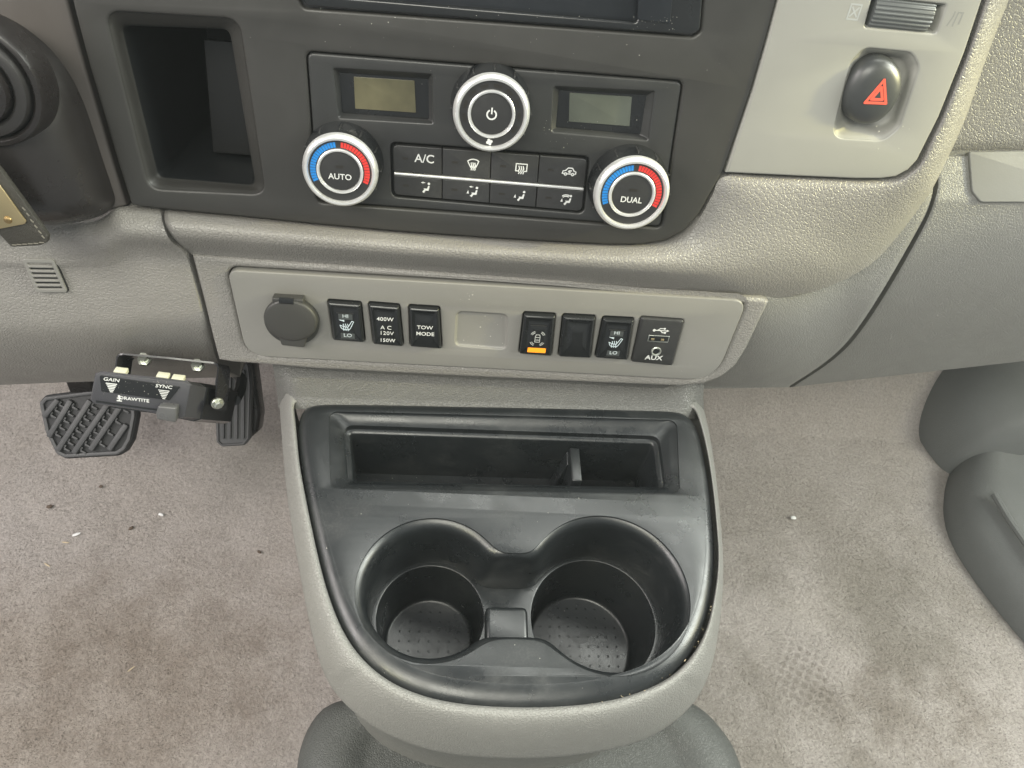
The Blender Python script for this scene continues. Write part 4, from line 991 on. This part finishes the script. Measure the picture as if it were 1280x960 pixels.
# ================================================================== PEDALS
def pedal_frame(x, y, dist, tilt): return Frame(CAM + dist * ray(x, y), (1, 0, 0), (0, math.sin(R(tilt)), math.cos(R(tilt))))
BP = pedal_frame(110, 530, .80, 48)
bpd = thing('brake_pedal', BP.P(0, 0, -.02), 'wide black rubber brake pedal with diagonal treads on the driver side', 'pedal')
bo = rpoly(BP.uvs([(48, 503), (56, 494), (112, 487), (170, 486), (172, 520), (166, 550), (158, 564), (148, 570), (82, 574), (70, 568), (56, 540)]), .006)
pad = plate('pedal_pad', BP, bo, [], 0, .010, .0025, mat('dark_rubber', (.018, .018, .020), .6), bpd, 3)
ri = inset(bo, .0030); ri2 = inset(bo, .0062)
loft('pad_lip', [[BP.P(*p, -.001) for p in inset(bo, .0012)], [BP.P(*p, .0022) for p in inset(bo, .002)], [BP.P(*p, .0026) for p in inset(bo, .0034)], [BP.P(*p, .002) for p in inset(bo, .0048)], [BP.P(*p, -.001) for p in inset(bo, .0056)]], RUBBER, pad)
def bar2(p0, p1, wd, h, parent=pad, name='tread_rib'):
    a, b = Vector(BP.uv(*p0)), Vector(BP.uv(*p1)); d = (b - a).normalized(); n = Vector((-d.y, d.x)) * wd
    pts = [a - n, b - n, b + n, a + n]; vs, fs = [], []; prism_into(vs, fs, BP, [tuple(p) for p in pts], -.001, h)
    return link(name, bevelled(mesh(name, vs, fs), wd * .6, 2), RUBBER, parent)
ribs = [((57, 521), (75, 499)), ((63, 546), (91, 500)), ((74, 563), (115, 500)), ((94, 566), (140, 500)), ((115, 562), (158, 500)), ((138, 562), (160, 530))]
for a, b in ribs: bar2(a, b, .0026, .0050)
rd_ = Vector((25, -45)).normalized()
for (a, b), (c, d) in zip(ribs[:-1], ribs[1:]):
    a, b, c, d = Vector(a), Vector(b), Vector(c), Vector(d); L_ = min((b - a).length, (d - c).length); n = int(L_ / 9)
    for k in range(n):
        p = a.lerp(b, (k + .7) / (n + .4)); e0, e1 = p + Vector((4.2, 2.2)), p + Vector((11.5, 6.0))
        bar2(tuple(e0), tuple(e1), .0010, .0030, name='tread_block'); bar2(tuple(e0), tuple(e0 + rd_ * 5), .0010, .0030, name='tread_block')
a = BP.px(110, 500, -.012)
hexa('pedal_arm', [a + Vector(v) for v in ((-.012, -.004, 0), (.012, -.004, 0), (.012, .006, 0), (-.012, .006, 0), (-.010, .04, .30), (.010, .04, .30), (.010, .06, .30), (-.010, .06, .30))], SHROUD, bpd, .003)
GP = pedal_frame(292, 520, .80, 42)
gp_ = thing('accelerator_pedal', GP.P(0, 0, -.02), 'narrow black accelerator pedal with three long grooves beside the console', 'pedal')
go = rpoly(GP.uvs([(268, 478), (272, 455), (312, 452), (315, 480), (313, 548), (306, 557), (277, 559), (270, 553)]), .005)
gpad = plate('pedal_pad', GP, go, [], 0, .009, .002, RUBBER, gp_, 3)
loft('pad_lip', [[GP.P(*p, -.001) for p in inset(go, .001)], [GP.P(*p, .0016) for p in inset(go, .0018)], [GP.P(*p, .0016) for p in inset(go, .003)], [GP.P(*p, -.001) for p in inset(go, .0038)]], RUBBER, gpad)
for k in range(4):
    x = 279.5 + k * 8.4; a, b = GP.uv(x + .0, 462), GP.uv(x - .6, 548)
    lp = rpoly([(a[0] - .0016, a[1]), (a[0] + .0016, a[1]), (b[0] + .0016, b[1]), (b[0] - .0016, b[1])][::-1], .0014, 4)
    vs, fs = [], []; prism_into(vs, fs, GP, lp, -.001, .0030); me = bevelled(mesh('tread_rib', vs, fs), .0008, 2); link('tread_rib', me, RUBBER, gpad)
e = [GP.px(x, y, -.02) for x, y in ((306, 470), (316, 478), (324, 520), (320, 545), (308, 548))]
bk = rpoly(GP.uvs([(300, 440), (316, 450), (325, 520), (322, 540), (314, 547), (300, 547)], -.014), .005)
plate('pedal_housing', GP, bk, [], -.014, .025, .004, SHROUD, gp_, 3)

# ================================================================== TRAILER BRAKE CONTROLLER
HB = .012
f = [D.px(112, 503, HB), D.px(229, 524, HB), D.px(236, 479, HB - .004), D.px(121, 465, HB - .004)]
kf = Frame(f[3], f[2] - f[3], f[3] - f[0])
bc = thing('brake_controller', (f[0] + f[2]) / 2, 'black trailer brake controller hanging by a bracket below the knee panel', 'brake controller')
dv = D.px(291, 488, -.030) - f[2]
CTRL = mat('speckled_charcoal_plastic', (.048, .048, .054), .36, ('noise', 2200, .0003), var=.15)
cs = kf.uvs([(112, 500), (118, 506), (170, 513), (224, 524), (232, 522), (240, 482), (232, 477), (126, 465), (118, 468)])
n_ = len(cs); fr0 = [kf.P(*p, 0) for p in cs]; kfc = [tuple(p) for p in inset(cs, .0016)]
loft('housing', [[kf.P(*p, .0) + dv * 1.0 for p in cs], [kf.P(*p, 0) + dv * .38 for p in inset(cs, -.0003)], [kf.P(*p, -.0012) for p in cs], [kf.P(*p, .0) for p in inset(cs, .0008)], [kf.P(*p, .0003) for p in kfc]], CTRL, bc, cap0=True, cap1=True, smooth=30)
# rear half in flat black, slightly larger
cs2 = inset(cs, -.0009)
loft('rear_case', [[kf.P(*p, 0) + dv * 1.02 for p in cs2], [kf.P(*p, 0) + dv * .30 for p in cs2]], BLACK, bc, cap0=True, cap1=True, smooth=30)
wn = rpoly(kf.uvs([(125, 469), (226, 483), (212, 500), (127, 489)], .0003), .0008, 3)
window = plate('display_window', kf, wn, [], .0009, .001, .0002, BLACK, bc)
for tx, x, y, sy in (('GAIN', 139, 475.5, .0030), ('SYNC', 204.5, 484, .0030)):
    p = kf.uv(x, y, .0009); text('lettering', kf, p[0], p[1], .0009, tx, .0032, WHITE, window, off=.00003, shear=.2, sx=1.2)
    st = []
    for k in range(6):
        y2 = y + 4.2 + k * 2.0; hw = 6.4 * (1 - k / 6.2)
        a = kf.uv(x + .3 - hw, y2 - hw * .12, .0009); b = kf.uv(x + .3 + hw, y2 + hw * .12, .0009); st.append([(a[0] * 100, a[1] * 100), (b[0] * 100, b[1] * 100)])
    icon('triangle_mark', kf, 0, 0, .0009, .01, st, [], WHITE, window, wd=.055 if tx == 'SYNC' else .07)
sl = [kf.uv(x, y, .0003) for x, y in ((120, 500.5), (197, 511.5), (197, 513.2), (120, 502.8))]
vs, fs = [], []; prism_into(vs, fs, kf, sl[::-1], -.001, .0006); link('face_slot', fixn(mesh('face_slot', vs, fs)), HOLE, bc, None)
p = kf.uv(168, 500, .0003); text('logo_lettering', kf, p[0], p[1], .0003, 'DRAWTITE', .0031, WHITE, bc, off=.00005, sx=1.12)
p = kf.uv(149, 497.8, .0003); icon('logo_mark', kf, p[0], p[1], .0003, .0018, [[(0, -1), (0, .6)], [(-.7, -1), (.7, -1)], [(-.6, 0), (.6, 0)]], [arc(0, .8, .45, 0, 360, 8)[:-1]], WHITE, bc, wd=.4)
lv = kf.uvs([(198, 512), (201, 503), (224, 505), (223, 524), (199, 520)], .0005)
vs, fs = [], []; prism_into(vs, fs, kf, lv[::-1], -.001, .0055); link('override_lever', bevelled(mesh('override_lever', vs, fs), .0012, 3), mat('worn_charcoal_plastic', (.08, .08, .08), .28, ('noise', 2500, .00004), var=.2), bc)
# bracket: thin bent steel
BRK = mat('black_painted_steel', (.020, .020, .022), .28, var=.1)
def strap(name, pts, dvec, th=.0011):
    """bent flat bar: polyline edge nearest the viewer, width along dvec"""
    rows = []
    for i, p in enumerate(pts):
        a = pts[max(0, i - 1)]; b = pts[min(len(pts) - 1, i + 1)]; tn = (b - a).normalized(); nn = tn.cross(dvec).normalized() * th
        rows.append([p, p + dvec, p + dvec + nn, p + nn])
    vs, fs = grid(rows, True, True, True); return link(name, fixn(mesh(name, vs, fs)), BRK, bc, 30)
wv = dv * .27
hB = -.004
top_pts = [D.px(x, y, hB) for x, y in ((144, 470), (147, 447), (149.5, 444.2), (154, 443.6), (210, 448.5), (266, 454.6), (270, 456), (271.5, 459), (268, 505), (267, 511))]
brk = strap('mounting_bracket', top_pts, wv)
for (x, y) in ((180, 449), (247, 456.5)):
    c_ = D.px(x, y, -.008); F3 = Frame(c_, (1, 0, -.05), (0, 1, .2)); 
    lathe('screw', F3, 0, 0, [(.0030, .0035), (.0030, -.0002), (.0043, -.0004), (.0043, -.0018), (.0034, -.0030), (.001, -.0032)], CHROME, bc, 6, smooth=20, cap0=True, cap1=True)
c_ = D.px(272, 504, .002); F4 = Frame(c_, D.px(282, 512, -.01) - D.px(270, 500, .004), D.V)
F4 = Frame(c_, (.35, .9, .1), (0, .25, .97)) if False else Frame(c_, (.8, .5, 0), (0, .25, .97))
bolt = lathe('pivot_bolt', F4, 0, 0, [(.0040, -.001), (.0040, .0006), (.0037, .001), (.0026, .001)], CHROME, bc, 32)
lathe('bolt_head', F4, 0, 0, [(.0028, .0008), (.0028, .0026), (.0022, .0033), (.0006, .0033)], CHROME, bolt, 6, smooth=20, cap1=True)
for x, y in ((150, 464), (203, 470), (222, 473)):
    c_ = D.px(x, y, HB - .012); fbox('connector', Frame(c_, f[2] - f[3], D.V), -.0036, .0036, -.003, .0002, -.004, .001, IVORY, bc, .0004)
specks('dust', kf, 49, lambda r: kf.uv(r.uniform(128, 212), r.uniform(474, 494), .0009), .0009, bc, .0001, .0003, seed=41)
cable = [D.px(294, 500, -.03), D.px(300, 488, -.045), D.px(302, 474, -.06), D.px(290, 462, -.08)]
tube('cable', cable, .004, HOLE, bc)

# ================================================================== LITTER ON THE CARPET
def crumb(name, x, y, L_, wd, ang, material, label, cat, fr=FLOOR, z=.003):
    p = fr.px(x, y, z); bm = bmesh.new(); bmesh.ops.create_icosphere(bm, subdivisions=2, radius=1)
    r = random.Random(int(x * 7 + y))
    for v in bm.verts:
        k = 1 + .35 * noise.noise(v.co * 1.7 + Vector((x, y, 0))); v.co = Vector((v.co.x * L_ * .72 * k, v.co.y * wd * .72 * k, v.co.z * wd * .45 * k))
    me = bpy.data.meshes.new(name); bm.to_mesh(me); bm.free(); me.transform(Matrix.Rotation(ang, 4, 'Z'))
    me.materials.append(material); o = bpy.data.objects.new(name, me); COL.objects.link(o); o.location = p; tag(o, label, cat, 'litter on the carpet'); return o
crumb('paper_scrap', 95, 668, .0055, .0020, .5, PAPER, 'folded white paper scrap on the carpet below the brake pedal', 'litter')
crumb('paper_scrap', 201, 643, .0042, .0022, -.3, PAPER, 'bluish white paper scrap nearer the console than the others', 'litter')
crumb('dry_stalk', 82, 678, .0050, .0011, -.1, STRAW, 'pale dry stalk just below the folded paper scrap', 'litter')
crumb('dry_stalk', 59, 706, .0052, .0010, -.5, STRAW, 'pale dry stalk farthest left on the driver side carpet', 'litter')
crumb('dry_stalk', 164, 836, .0050, .0008, .8, STRAW, 'thin pale stalk on the dark stained part of the carpet', 'litter')
crumb('soil_crumb', 62, 633, .0042, .0032, .2, DIRT, 'brown soil crumb on the carpet left of the paper scraps', 'litter')
crumb('soil_crumb', 164, 660, .0036, .0028, .9, DIRT, 'dark soil crumb between the two paper scraps', 'litter')
crumb('soil_crumb', 126, 608, .0032, .0022, .1, DIRT, 'small dark soil crumb nearest below the brake pedal', 'litter')
crumb('soil_crumb', 324, 690, .0032, .0022, -.4, DIRT, 'dark soil crumb close to the left side of the console', 'litter')
crumb('paper_scrap', 992, 647, .0048, .0032, .1, PAPER, 'single white crumb on the passenger side carpet', 'litter')

# ================================================================== HAZE volume added in place of milky lens glare
hz = mesh('glare_haze', [(x, y, z) for x in (-2, 2) for y in (-1.2, 1.9) for z in (-1.1, .82)], [(0, 1, 3, 2), (4, 6, 7, 5), (0, 4, 5, 1), (2, 3, 7, 6), (0, 2, 6, 4), (1, 5, 7, 3)])
hm = bpy.data.materials.new('glare_veil'); hm.use_nodes = True; nt = hm.node_tree
for n_ in list(nt.nodes):
    if n_.type == 'BSDF_PRINCIPLED': nt.nodes.remove(n_)
pv = nt.nodes.new('ShaderNodeVolumePrincipled'); pv.inputs['Color'].default_value = (.93, 1, .97, 1); pv.inputs['Density'].default_value = .085; pv.inputs['Anisotropy'].default_value = .7
nt.links.new(pv.outputs[0], [n_ for n_ in nt.nodes if n_.type == 'OUTPUT_MATERIAL'][0].inputs['Volume'])
ho = link('glare_haze', hz, hm, None, None); ho['kind'] = 'stuff'
